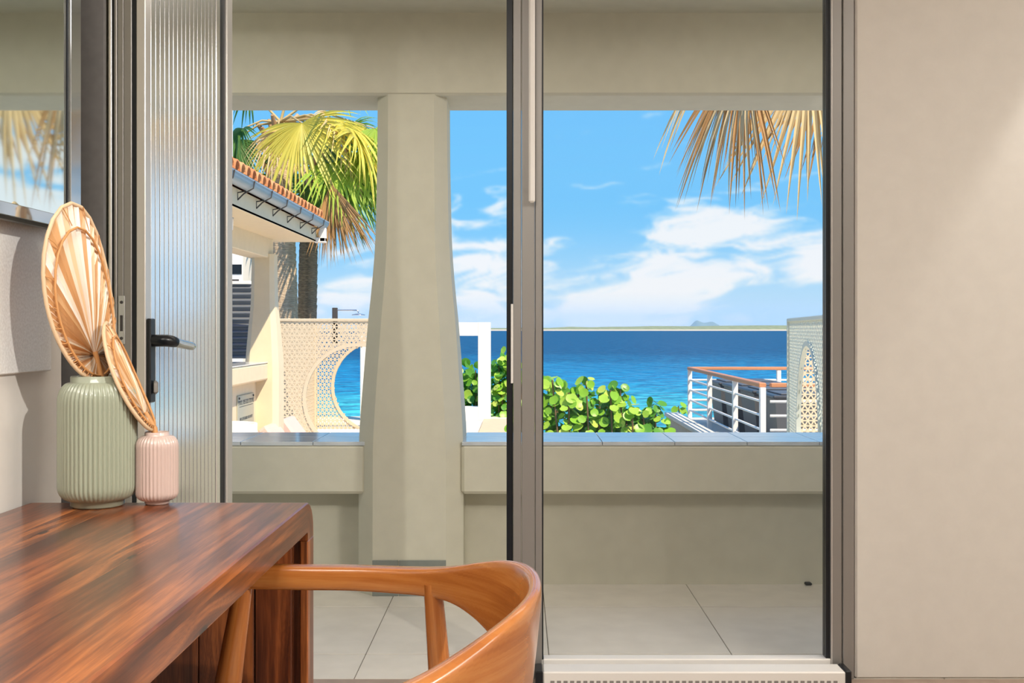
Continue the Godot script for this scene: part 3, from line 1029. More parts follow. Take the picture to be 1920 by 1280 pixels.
func build_terrace_things() -> void:
	# outdoor shower beyond the wing
	var s := thing("shower_screen", "beige pierced shower enclosure with a round opening below the palms", "screen", V(-2.86, -1.1, 19.0))
	pierced_panel(s, 2.92, 2.355, Vector3(-0.02, 0.93, 0.93), M.lattice, Transform3D(Basis(), Vector3(0, 0, 0)))
	pierced_panel(s, 3.0, 2.355, Vector3(-0.15, 0.95, 0.93), M.lattice, Transform3D(Basis(), Vector3(0, 0, -3.6)))
	pierced_panel(s, 3.5, 2.355, Vector3.ZERO, M.lattice, Transform3D(Basis(Vector3.UP, PI / 2), Vector3(-1.48, 0, -1.8)))
	pierced_panel(s, 3.5, 2.355, Vector3.ZERO, M.lattice, Transform3D(Basis(Vector3.UP, PI / 2), Vector3(1.48, 0, -1.8)))
	boxed("floor_plate", Vector3(-1.4, 0.0, -3.5), Vector3(1.4, 0.06, -0.05), M.white, s, 0.01)
	var h := thing("rain_shower", "slim chrome rain shower on a dark post above the pierced enclosure", "shower", V(-3.31, 0.80, 19.08))
	boxed("post", Vector3(-0.045, 0.0, -0.04), Vector3(0.045, 0.65, 0.04), M.iron, h, 0.008)
	tubed("arm", [Vector3(0.04, 0.605, 0), Vector3(0.38, 0.605, 0), Vector3(0.41, 0.595, 0), Vector3(0.42, 0.55, 0)], 0.012, M.chrome, h)
	var st := start()
	lathe(st, [Vector3(0.0, 0.03, 0), Vector3(0.03, 0.028, 0), Vector3(0.12, 0.012, 0), Vector3(0.12, 0.0, 0), Vector3(0.0, 0.0, 0)], 24, 0, 0.0, Vector3(0.42, 0.515, 0))
	commit("rose", st, M.chrome, h)

	var f := thing("white_frame", "large white rectangular frame standing at the terrace edge before the sea", "frame", V(-2.25, -1.1, 25.5))
	boxed("post", Vector3(-1.55, 0, -0.15), Vector3(-1.25, 2.33, 0.15), M.white, f, 0.01)
	boxed("post", Vector3(1.25, 0, -0.15), Vector3(1.55, 2.33, 0.15), M.white, f, 0.01)
	boxed("top_beam", Vector3(-1.25, 2.01, -0.15), Vector3(1.25, 2.33, 0.15), M.white, f)
	boxed("bottom_beam", Vector3(-1.25, 0.0, -0.15), Vector3(1.25, 0.32, 0.15), M.white, f)

	var beds := [[12.25, "pink lounger with raised back beside the white round planter, first of three"], [13.3, "pink lounger with raised back, middle one of the row beside the wing"], [14.3, "pink lounger with raised back, last in the row before the pierced enclosure"]]
	for b in beds:
		var t := thing("lounger", b[1], "lounger", V(-3.05, -1.1, b[0]), "pink loungers beside the wing")
		var c := start()
		var xf := Transform3D(Basis(Vector3(0, 0, 1), deg_to_rad(-54.0)), Vector3(-0.05, 1.0, 0))
		box(c, Vector3(0, -0.14, -0.31), Vector3(0.75, 0.0, 0.31), 0.03, 0, xf)
		commit("backrest", c, M.pink, t)
		boxed("mattress", Vector3(0.33, 0.30, -0.31), Vector3(1.75, 0.44, 0.31), M.pink, t, 0.03)
		boxed("bed_frame", Vector3(0.0, 0.22, -0.30), Vector3(1.75, 0.30, 0.30), M.white, t, 0.01)
		for x in [0.06, 1.68]:
			for z in [-0.26, 0.26]:
				boxed("leg", Vector3(x - 0.03, 0, z - 0.03), Vector3(x + 0.03, 0.22, z + 0.03), M.white, t)
		boxed("support", Vector3(-0.02, 0.3, -0.28), Vector3(0.02, 0.88, 0.28), M.white, t)
	var p := thing("round_planter", "white round planter tub beside the wing's parapet", "planter", V(-2.93, -1.1, 10.5))
	st = start()
	lathe(st, [Vector3(0.0, 0.0, 0), Vector3(0.24, 0.0, 0), Vector3(0.31, 1.0, 0), Vector3(0.335, 1.16, 0), Vector3(0.335, 1.235, 0), Vector3(0.30, 1.235, 0), Vector3(0.29, 1.15, 0), Vector3(0.0, 1.14, 0)], 36)
	commit("tub", st, M.white, p)

	# the second pierced enclosure, its side seen along its length
	var r := thing("shower_screen", "pierced enclosure tinted grey green for its shaded side with a narrow looking round opening by the railing", "screen", V(3.58, -1.1, 13.25))
	var along := (V(3.91, 0, 15.5) - V(3.25, 0, 11.0)).normalized()
	var bs := Basis(along, Vector3.UP, along.cross(Vector3.UP))
	pierced_panel(r, 4.55, 2.32, Vector3(-0.05, 0.86, 1.1), M.lattice_shaded, Transform3D(bs, Vector3.ZERO), 0.002, 0.62, true)
	pierced_panel(r, 2.0, 2.32, Vector3.ZERO, M.lattice, Transform3D(Basis(Vector3.UP, 0.0), Vector3(1.38, 0, -2.25)))


# ---------------------------------------------------------------- deck with railing and bins
func build_deck() -> void:
	struct("ground_deck", V(3.66, -2.8, 16.65), V(10.0, -0.95, 24.4), M.terrace, "raised terrace deck behind the white railing")
	var w := thing("retaining_wall", "low concrete retaining wall with pale coping below the railing", "wall", V(3.5, -2.8, 20.5))
	boxed("body", Vector3(-0.13, 0.0, -4.05), Vector3(0.14, 1.86, 3.8), M.concrete, w)
	for i in 6:
		boxed("coping", Vector3(-0.17, 1.87, -4.1 + 1.32 * i), Vector3(0.155, 1.95, -4.1 + 1.32 * (i + 1) - 0.012), M.terrace, w, 0.008)
	var t := thing("railing", "white metal railing with wooden handrail round the deck", "railing", V(3.82, -0.95, 16.8))
	var hgt := 1.15
	var corner := Vector3(0, 0, 0)
	var ends := [[Vector3(0, 0, 0), Vector3(0, 0, -7.2)], [Vector3(0, 0, -7.2), Vector3(6.0, 0, -7.2)], [Vector3(0.12, 0, 0), Vector3(1.6, 0, 0)]]
	for e in ends:
		var a: Vector3 = e[0]
		var b: Vector3 = e[1]
		var side := (b - a).normalized()
		var across := side.cross(Vector3.UP).abs()
		for k in 4:
			var y := 0.20 + 0.225 * k
			tubed("rail", [a + Vector3(0, y, 0), b + Vector3(0, y, 0)], 0.022, M.white, t, 8)
		boxed("handrail", a + Vector3(0, hgt - 0.05, 0) - across * 0.06, b + Vector3(0, hgt + 0.02, 0) + across * 0.06, M.rail_wood, t, 0.012)
	for p in [Vector3(0, 0, 0), Vector3(0, 0, -2.15), Vector3(0, 0, -4.7), Vector3(0, 0, -7.2), Vector3(2.0, 0, -7.2), Vector3(4.0, 0, -7.2)]:
		boxed("post", p + Vector3(-0.045, 0, -0.045), p + Vector3(0.045, hgt - 0.05, 0.045), M.white, t, 0.006)
	var names := ["dark grey lidded bin farthest along the row behind the railing", "dark grey lidded bin second from the far end of the railing row", "dark grey lidded bin second from the wooden rail corner", "dark grey lidded bin closest to the wooden rail corner"]
	for i in 4:
		var b := thing("bin", names[i], "bin", V(4.75 + 0.03 * i, -0.95, 22.6 - 1.45 * i), "dark bins behind the railing")
		var st := start()
		for k in 4:
			var c := [Vector3(-0.62, 0, 0.6), Vector3(0.62, 0, 0.6), Vector3(0.62, 0, -0.6), Vector3(-0.62, 0, -0.6)]
			var d0: Vector3 = c[k]
			var d1: Vector3 = c[(k + 1) % 4]
			face(st, [d0 * 0.86, d1 * 0.86, d1 + Vector3(0, 0.86, 0), d0 + Vector3(0, 0.86, 0)], (d0 + d1) * Vector3(1, 0, 1))
		box(st, Vector3(-0.54, 0, -0.52), Vector3(0.54, 0.03, 0.52))
		commit("body", st, M.bin, b)
		boxed("lid", Vector3(-0.66, 0.86, -0.64), Vector3(0.66, 0.92, 0.64), M.bin_lid, b, 0.02)
		boxed("lid_ridge", Vector3(-0.5, 0.92, -0.5), Vector3(0.5, 0.945, 0.5), M.bin, b, 0.01)


# ---------------------------------------------------------------- palms
func frond(parent: Node, base: Vector3, hub: Vector3, fwd: Vector3, L: float, spread: float, segs: int, droop: float, roll: float, m: Material, ragged := 0.25, wide := 1.0) -> void:
	# a fan leaf: narrow folded blades round the hub, joined near it, their tips hanging
	var f := fwd.normalized()
	var side := f.cross(Vector3.UP if absf(f.y) < 0.95 else Vector3(0, 0, 1)).normalized()
	side = side.rotated(f, roll)
	var nrm := side.cross(f).normalized()
	var st := start()
	var step := deg_to_rad(spread) * 2.0 / segs
	for i in segs:
		var th := -deg_to_rad(spread) + step * (i + 0.5)
		var dir := (f * cos(th) + side * sin(th)).normalized()
		var tang := (side * cos(th) - f * sin(th)).normalized()
		var len := L * (0.72 + 0.28 * cos(th * 0.7)) * (1.0 - rng.randf() * ragged)
		var steps := 7
		var lastl := Vector3.ZERO
		var lastm := Vector3.ZERO
		var lastr := Vector3.ZERO
		var sway := Vector3(rng.randf_range(-1, 1), rng.randf_range(-1, 1), rng.randf_range(-1, 1)) * 0.05
		var bend := droop * rng.randf_range(0.75, 1.3)
		for k in steps + 1:
			var q := float(k) / steps
			var p := hub + dir * len * q + Vector3.DOWN * bend * len * pow(q, 2.2) + sway * len * q * q + nrm * 0.06 * len * sin(q * PI) 
			var half := len * q * tan(step / 2.0) * 1.02 if q < 0.45 else len * 0.45 * tan(step / 2.0) * pow(1.0 - (q - 0.45) / 0.55, 0.8)
			half = maxf(half, 0.0) * wide
			var l := p - tang * half
			var r := p + tang * half
			var mm := p - nrm * half * 0.7
			if k > 0:
				face(st, [lastl, lastm, mm, l], nrm)
				face(st, [lastm, lastr, r, mm], nrm)
			lastl = l
			lastm = mm
			lastr = r
	var o := commit("frond", st, m, parent)
	if base.distance_to(hub) > 0.05:
		var s2 := start()
		var mid := (base + hub) / 2.0 + Vector3(0, 0.12 * base.distance_to(hub), 0)
		tube(s2, [base, mid, hub], [0.035, 0.024, 0.014], 6)
		commit("petiole", s2, M.petiole, o)


func trunk(parent: Node, pts: Array, rr: Array, m: Material) -> void:
	# ringed trunk: each ring a little proud of the one above
	var st := start()
	var ps := []
	var rs := []
	for i in pts.size() - 1:
		var n := 14
		for k in n:
			var q := float(k) / n
			var p: Vector3 = pts[i].lerp(pts[i + 1], q)
			var r: float = lerpf(rr[i], rr[i + 1], q)
			ps.append(p); rs.append(r * rng.randf_range(0.96, 1.0))
			ps.append(p + (pts[i + 1] - pts[i]) / n * 0.85); rs.append(r * rng.randf_range(1.0, 1.045))
	ps.append(pts[-1]); rs.append(rr[-1])
	tube(st, ps, rs, 20)
	commit("trunk", st, m, parent)


func boots(parent: Node, at: Vector3, r: float, low: float, high: float, n: int) -> void:
	for i in n:
		var a := TAU * i * 0.381966
		var y := lerpf(low, high, float(i) / n)
		var o := Vector3(cos(a), 0, sin(a))
		var st := start()
		tube(st, [at + o * r * 0.7 + Vector3(0, y, 0), at + o * r * 1.15 + Vector3(0, y + 0.16, 0), at + o * r * 1.7 + Vector3(0, y + 0.36, 0)], [0.085, 0.06, 0.04], 7)
		commit("leaf_base", st, M.husk if i % 3 else M.cane_pale, parent)


func build_palms() -> void:
	rng.seed = 40
	# the palm with the pale trunk, just outside the first enclosure
	var a := thing("fan_palm", "fan palm with pale ringed trunk and yellow green fronds", "palm", V(-5.1, -1.1, 23.6))
	var o := a.position
	var s := 23.6 / 21.0
	trunk(a, [Vector3(-0.05, 0, 0), Vector3(-0.05, 1.8, 0), Vector3(-0.12, 4.0, 0), Vector3(-0.25, 6.2, 0)], [0.28, 0.262, 0.255, 0.27], M.bark[0])
	boots(a, Vector3(-0.25, 0, 0), 0.27, 5.5, 6.6, 22)
	var heart := Vector3(-0.2, 6.75, 0)
	# hub (offset from the trunk foot), direction, length, spread, segments, droop, roll, kind
	var list := [
		[Vector3(0.46, 6.55, 0.9), Vector3(0.15, -1, 0.25), 1.75, 105.0, 40, 0.25, 0.2, "frond_yellow"],
		[Vector3(1.5, 6.35, 0.6), Vector3(0.55, -0.8, 0.2), 1.8, 100.0, 40, 0.3, -0.2, "frond_yellow"],
		[Vector3(1.0, 5.75, 0.5), Vector3(0.75, -0.6, 0.25), 1.75, 95.0, 38, 0.35, 0.3, "frond_lime"],
		[Vector3(1.9, 6.6, 0.0), Vector3(0.7, -0.6, 0.1), 1.7, 100.0, 40, 0.35, 0.5, "frond_lime"],
		[Vector3(0.95, 6.7, 0.3), Vector3(0.5, -0.9, 0.3), 1.6, 100.0, 38, 0.3, -0.5, "frond_straw"],
		[Vector3(1.2, 6.7, 0.2), Vector3(0.9, -0.55, 0.35), 1.8, 95.0, 38, 0.35, 0.1, "frond_yellow"],
		[Vector3(1.75, 6.05, 0.1), Vector3(0.5, -0.85, 0.1), 1.6, 95.0, 38, 0.3, 0.4, "frond_lime"],
		[Vector3(-0.95, 6.55, 0.3), Vector3(-0.45, -0.9, 0.2), 1.2, 95.0, 34, 0.25, -0.2, "frond_green"],
		[Vector3(0.7, 6.2, -0.3), Vector3(0.3, -1.0, -0.2), 1.7, 100.0, 38, 0.25, 0.0, "frond_green"],
		[Vector3(1.5, 5.9, -0.5), Vector3(0.6, -0.8, -0.2), 1.6, 100.0, 38, 0.3, -0.3, "frond_green"],
		[Vector3(-0.1, 6.5, 0.7), Vector3(-0.1, -1, 0.3), 1.1, 70.0, 26, 0.3, 0.3, "frond_straw"],
		[Vector3(-1.15, 6.35, 0.1), Vector3(-0.25, -1, 0.1), 1.35, 100.0, 36, 0.25, 0.0, "frond_green"],
		[Vector3(-0.75, 5.7, -0.7), Vector3(-0.2, -1, -0.1), 1.2, 105.0, 36, 0.2, 0.1, "frond_green"],
		[Vector3(-0.9, 7.3, 0.2), Vector3(-0.8, 0.4, 0.2), 1.6, 100.0, 36, 0.5, 0.0, "frond_green"],
		[Vector3(0.2, 7.9, 0.0), Vector3(0.3, 1.0, 0.1), 1.5, 100.0, 36, 0.4, 0.3, "frond_lime"],
		[Vector3(1.0, 7.4, -0.3), Vector3(0.8, 0.5, -0.3), 1.6, 100.0, 36, 0.5, 0.1, "frond_lime"],
		[Vector3(0.4, 6.8, -1.0), Vector3(0.2, -0.2, -1.0), 1.6, 100.0, 36, 0.5, 0.0, "frond_green"],
	]
	for q in list:
		frond(a, heart, q[0], q[1], q[2], q[3], q[4], q[5], q[6], M[q[7]], 0.25, 1.35 if q[7] != "frond_tan" else 1.9)
	# the darker palm behind it
	var b := thing("fan_palm", "fan palm with darker trunk and one brown hanging frond", "palm", V(-4.92, -1.1, 24.6))
	trunk(b, [Vector3(-0.05, 0, 0), Vector3(0.0, 1.8, 0), Vector3(0.04, 4.0, 0), Vector3(0.15, 5.6, 0)], [0.26, 0.225, 0.21, 0.22], M.bark[1])
	boots(b, Vector3(0.15, 0, 0), 0.22, 5.0, 5.9, 14)
	heart = Vector3(0.2, 6.0, 0)
	list = [
		[Vector3(0.96, 5.22, 2.2), Vector3(0.30, -1, 0.1), 1.75, 30.0, 44, 0.1, 0.3, "frond_tan"],
		[Vector3(0.94, 5.2, 2.15), Vector3(0.12, -1, 0.0), 1.6, 34.0, 26, 0.1, -0.4, "frond_tan"],
		[Vector3(0.35, 5.35, 0.6), Vector3(-0.1, -1, 0.2), 1.2, 100.0, 36, 0.2, 0.2, "frond_green"],
		[Vector3(0.85, 5.6, 0.4), Vector3(0.5, -0.9, 0.2), 1.4, 100.0, 38, 0.3, 0.2, "frond_lime"],
		[Vector3(1.35, 5.5, -0.1), Vector3(0.6, -0.9, 0.0), 1.5, 100.0, 38, 0.3, -0.2, "frond_lime"],
		[Vector3(0.6, 5.7, -0.4), Vector3(0.2, -0.9, -0.2), 1.5, 100.0, 36, 0.3, 0.0, "frond_green"],
		[Vector3(-0.4, 5.8, -0.4), Vector3(-0.6, -0.7, -0.2), 1.3, 100.0, 36, 0.3, 0.0, "frond_green"],
		[Vector3(0.9, 6.6, 0.0), Vector3(0.6, 0.6, 0.0), 1.4, 100.0, 36, 0.5, 0.0, "frond_lime"],
	]
	for q in list:
		frond(b, heart, q[0], q[1], q[2], q[3], q[4], q[5], q[6], M[q[7]], 0.25, 1.35 if q[7] != "frond_tan" else 1.9)
	# the palm close by on the other side, of which only hanging tips show under the beam
	var c := thing("fan_palm", "fan palm close to the balcony with dry tan fronds hanging below the beam", "palm", V(2.9, -1.1, 8.2))
	trunk(c, [Vector3(0, 0, 0), Vector3(0, 2.6, 0), Vector3(0.0, 4.9, 0)], [0.24, 0.22, 0.22], M.bark[0])
	boots(c, Vector3.ZERO, 0.22, 4.3, 5.1, 14)
	heart = Vector3(0, 5.1, 0)
	list = [
		[Vector3(-1.22, 4.28, 0.2), Vector3(-0.20, -1, 0.05), 1.22, 30.0, 30, 0.15, 0.3, "frond_tan"],
		[Vector3(-1.16, 4.24, 0.3), Vector3(-0.42, -1, 0.1), 1.08, 34.0, 26, 0.2, -0.3, "frond_straw"],
		[Vector3(-0.72, 4.25, 0.2), Vector3(-0.26, -1, 0.05), 1.12, 40.0, 30, 0.15, 0.2, "frond_straw"],
		[Vector3(-0.52, 4.28, -0.1), Vector3(-0.10, -1, 0.0), 0.98, 44.0, 30, 0.1, -0.2, "frond_tan"],
		[Vector3(-0.20, 4.25, 0.1), Vector3(0.0, -1, 0.05), 0.92, 44.0, 26, 0.1, 0.1, "frond_straw"],
		[Vector3(-1.30, 4.35, -0.2), Vector3(-0.75, -1, 0.0), 0.95, 24.0, 10, 0.2, 0.2, "frond_straw"],
		[Vector3(0.4, 4.3, 0.0), Vector3(0.3, -1, 0.0), 1.1, 60.0, 26, 0.2, 0.0, "frond_tan"],
		[Vector3(-0.9, 5.2, 0.0), Vector3(-0.9, 0.3, 0.0), 1.2, 100.0, 36, 0.45, 0.0, "frond_lime"],
		[Vector3(0.1, 5.9, 0.2), Vector3(0.1, 1.0, 0.2), 1.2, 100.0, 36, 0.4, 0.0, "frond_lime"],
		[Vector3(0.9, 5.2, 0.0), Vector3(0.9, 0.2, 0.1), 1.2, 100.0, 36, 0.45, 0.0, "frond_green"],
		[Vector3(0.0, 5.2, -0.9), Vector3(0.0, 0.2, -0.9), 1.2, 100.0, 36, 0.45, 0.0, "frond_green"],
	]
	for q in list:
		frond(c, heart, q[0], q[1], q[2], q[3], q[4], q[5], q[6], M[q[7]], 0.4, 1.7)


# ---------------------------------------------------------------- sea grape bushes
func leaf_mesh() -> ArrayMesh:
	# round cupped leaf, stalk at the origin, blade along +x
	var st := start()
	st.set_smooth_group(1)
	var n := 12
	var c := Vector3(0.5, 0.0, 0.0)
	for k in n:
		var p := []
		for j in [k, k + 1]:
			var a: float = TAU * j / n
			var r := 0.5 * (1.0 - 0.22 * exp(-pow(wrapf(a - PI, -PI, PI) / 0.4, 2.0)))
			p.append(c + Vector3(cos(a) * r, 0.13 * absf(sin(a)) + 0.05 * cos(2.0 * a), sin(a) * r))
		tri(st, c, p[0], p[1], Vector3.UP)
	st.generate_normals()
	return st.commit()


func bush(label: String, at: Vector3, tops: Array, depth: float, size: float, singles: int, per_stem: int, sd: int, darker := 0) -> void:
	# TOPS: x, height and girth of each shoot; leaves stand round the upper shoots, the rest fill the body
	rng.seed = sd
	var t := thing("sea_grape_bush", label, "bush", at, "sea grape bushes")
	var lm := leaf_mesh()
	var spots := []
	for s in tops:
		for z in int(maxf(1.0, depth / 0.45)):
			var zz := -depth * (float(z) + rng.randf() * 0.5) / maxf(1.0, depth / 0.45)
			var foot := Vector3(s[0] + rng.randf_range(-0.15, 0.15), 0.0, zz)
			var top := Vector3(s[0] + rng.randf_range(-0.06, 0.06) * (z + 1), s[1] - 0.14 * z + rng.randf_range(-0.1, 0.05), zz)
			tubed("stem", [foot, foot.lerp(top, 0.5) + Vector3(0.04, 0, 0.05), top - Vector3(0, 0.05, 0)], 0.016, M.stem, t, 5)
			for k in per_stem:
				var q := float(k) / per_stem
				var h := 1.0 - pow(q, 1.3) * 0.85
				var a := k * 2.39996 + rng.randf() * 0.6
				var out := Vector3(cos(a), 0, sin(a))
				var reach: float = s[2] * (0.25 + 0.75 * sqrt(q)) * rng.randf_range(0.3, 1.0)
				var p: Vector3 = foot.lerp(top, h) + out * reach
				var up := (Vector3.UP * rng.randf_range(0.1, 1.0) + out * rng.randf_range(0.2, 1.2) + Vector3(rng.randf_range(-0.4, 0.4), 0, 0.3)).normalized()
				var ax := (out + Vector3.UP * rng.randf_range(-0.3, 0.8)).normalized()
				ax = (ax - up * ax.dot(up)).normalized()
				var sc := size * rng.randf_range(0.65, 1.15)
				spots.append([p.z + rng.randf() * 0.15, Transform3D(Basis(ax, up, ax.cross(up)).scaled(Vector3.ONE * sc), p), q])
	spots.sort_custom(func(x, y): return x[0] > y[0])
	var rest := []
	for i in spots.size():
		var pick: int = [0, 1, 1, 0, 3][rng.randi() % 5] if spots[i][2] < 0.55 else [2, 0, 2, 0][rng.randi() % 4]  # upper leaves lighter, lower ones darker: light and shade put into the colour
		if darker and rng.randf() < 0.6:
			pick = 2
		if i < singles:
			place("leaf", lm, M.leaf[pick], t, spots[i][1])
		else:
			rest.append(spots[i][1])
	if rest.size():
		var mm := MultiMesh.new()
		mm.transform_format = MultiMesh.TRANSFORM_3D
		mm.mesh = lm
		mm.instance_count = rest.size()
		for i in rest.size():
			mm.set_instance_transform(i, rest[i])
		var mi := MultiMeshInstance3D.new()
		mi.name = "foliage"
		mi.multimesh = mm
		mi.material_override = M.leaf[2]  # darker green on the rear leaves paints in shade for depth
		mi.set_meta("kind", "stuff")
		t.add_child(mi)


func build_bushes() -> void:
	bush("bright green sea grape bush beyond the parapet, behind the fixed glass", V(0.3, -2.6, 18.6),
		[[0.05, 2.9, 0.28], [0.32, 2.78, 0.26], [0.55, 2.62, 0.26], [0.82, 2.78, 0.26], [1.08, 2.55, 0.26], [1.32, 2.62, 0.22], [1.46, 2.72, 0.2], [1.66, 2.38, 0.24], [1.9, 2.28, 0.22], [2.06, 2.38, 0.16], [2.25, 2.0, 0.2], [-0.25, 2.85, 0.28]], 1.6, 0.19, 300, 52, 3)
	bush("sea grape bush growing beside the white frame's outer post", V(-0.45, -2.6, 26.4),
		[[-0.1, 3.0, 0.3], [0.1, 3.2, 0.22], [0.3, 2.8, 0.3], [0.6, 2.7, 0.3], [-0.05, 2.5, 0.3]], 0.9, 0.21, 120, 52, 4)
	bush("sea grape bush seen through the white frame", V(-2.2, -2.6, 27.4),
		[[-1.5, 2.5, 0.3], [-1.1, 2.7, 0.3], [-0.6, 2.5, 0.3], [-0.1, 2.5, 0.3], [0.3, 2.6, 0.3], [0.7, 2.8, 0.3], [1.0, 2.7, 0.3], [1.3, 2.5, 0.3]], 0.9, 0.23, 160, 52, 5, 1)
	bush("small sea grape shoot behind the retaining wall's far end", V(3.75, -2.6, 25.3),
		[[0.0, 1.85, 0.14], [0.12, 1.75, 0.12]], 0.4, 0.18, 30, 14, 6)


# ---------------------------------------------------------------- screen and plate on the side wall
func build_wall_things() -> void:
	var t := thing("wall_television", "wall-mounted glossy black screen mirroring the balcony view", "television", V(-0.893, 1.246, 1.5))
	# local x out of the wall, z towards the room
	boxed("mount", Vector3(0.0, 0.2, -0.3), Vector3(0.03, 0.6, 0.3), M.black, t)
	boxed("casing", Vector3(0.03, 0.0, -0.527), Vector3(0.052, 0.80, 0.9), M.black, t, 0.004)
	boxed("screen", Vector3(0.052, 0.0265, -0.472), Vector3(0.0535, 0.78, 0.88), M.screen, t)
	boxed("bezel", Vector3(0.052, 0.004, -0.523), Vector3(0.0605, 0.0255, 0.896), M.bezel, t, 0.001)
	boxed("bezel", Vector3(0.052, 0.0265, -0.523), Vector3(0.0605, 0.796, -0.478), M.bezel, t, 0.001)
	var p := boxed("wall_plate", V(-0.893, 0.987, 1.0), V(-0.884, 1.36, 2.013), M.plate, self, 0.002)
	tag(p, "pale satin sheet fixed to the wall below the glossy screen", "panel")


# ---------------------------------------------------------------- desk
func slab(st: SurfaceTool, x0: float, x1: float, path: Array, thick: float) -> void:
	# a board of the desk top that bends down over its ends: PATH holds depth, height of the outer face and its normal
	var len := 0.0
	for i in path.size() - 1:
		var a: Array = path[i]
		var b: Array = path[i + 1]
		var pa := V(0, a[1], a[0])
		var pb := V(0, b[1], b[0])
		var ia := V(0, a[1] - a[3] * thick, a[0] - a[2] * thick)
		var ib := V(0, b[1] - b[3] * thick, b[0] - b[2] * thick)
		var l2 := len + pa.distance_to(pb)
		var nn := V(0, a[3] + b[3], a[2] + b[2])
		var X0 := Vector3(x0, 0, 0)
		var X1 := Vector3(x1, 0, 0)
		var c := 0.0025 if x1 > -0.39 else 0.0
		for quad in [[pa + X0, pa + X1 - Vector3(c, 0, 0), pb + X1 - Vector3(c, 0, 0), pb + X0, nn, x0, x1], [ia + X0, ia + X1, ib + X1, ib + X0, -nn, x0, x1], [pa + X1 - nn.normalized() * c, ia + X1, ib + X1, pb + X1 - nn.normalized() * c, Vector3.RIGHT, x1, x1 + thick], [pa + X0, ia + X0, ib + X0, pb + X0, Vector3.LEFT, x0, x0 + thick], [pa + X1 - Vector3(c, 0, 0), pa + X1 - nn.normalized() * c, pb + X1 - nn.normalized() * c, pb + X1 - Vector3(c, 0, 0), nn + Vector3.RIGHT, x1, x1 + c]]:
			tri(st, quad[0], quad[1], quad[2], quad[4], Vector2(len, quad[5]), Vector2(len, quad[6]), Vector2(l2, quad[6]))
			tri(st, quad[0], quad[2], quad[3], quad[4], Vector2(len, quad[5]), Vector2(l2, quad[6]), Vector2(l2, quad[5]))
		len = l2


func build_desk() -> void:
	var d := thing("desk", "polished dark rosewood desk with waterfall end against the wall", "desk", V(-0.64, 0, 1.3))
	var o := d.position
	var h := 0.75
	var r := 0.06
	var path := []
	path.append([0.49, h - r, -1.0, 0.0])
	for k in 7:
		var a := PI - PI / 2 * k / 6.0
		path.append([0.55 + cos(a) * r, h - r + sin(a) * r, cos(a), sin(a)])
	for k in range(1, 12):
		path.append([lerpf(0.55, 1.935, k / 12.0), h, 0.0, 1.0])
	for k in 7:
		var a := PI / 2 - PI / 2 * k / 6.0
		path.append([1.935 + cos(a) * r, h - r + sin(a) * r, cos(a), sin(a)])
	path.append([1.995, h - r - 0.01, 1.0, 0.0])
	var xs := [-0.888, -0.80, -0.715, -0.62, -0.535, -0.455, -0.386]
	for i in 6:
		var st := start()
		slab(st, xs[i], xs[i + 1], path, 0.054)
		var b := commit("plank", st, M.desk[i], d)
		b.position = -o
	# end panels of upright boards with open joints, and a rail under the top at the wall side
	for end in [[1.941, 1.995], [0.49, 0.544]]:
		var edges := [[-0.888, -0.79], [-0.789, -0.686], [-0.685, -0.586], [-0.585, -0.4845], [-0.4825, -0.4155], [-0.4005, -0.386]]
		for i in 6:
			boxed("end_board", V(edges[i][0], 0.0, end[0]) - o, V(edges[i][1], h - r - 0.01, end[1]) - o, M.desk_leg[i], d, 0.002, 1)
		boxed("joint_batten", V(-0.45, 0.0, end[0] + 0.012) - o, V(-0.39, h - r - 0.01, end[1] - 0.012) - o, M.desk_leg[0], d, 0.0, 1)
	boxed("back_rail", V(-0.885, 0.42, 0.544) - o, V(-0.86, 0.696, 1.941) - o, M.desk_leg[2], d, 0.002, 2)


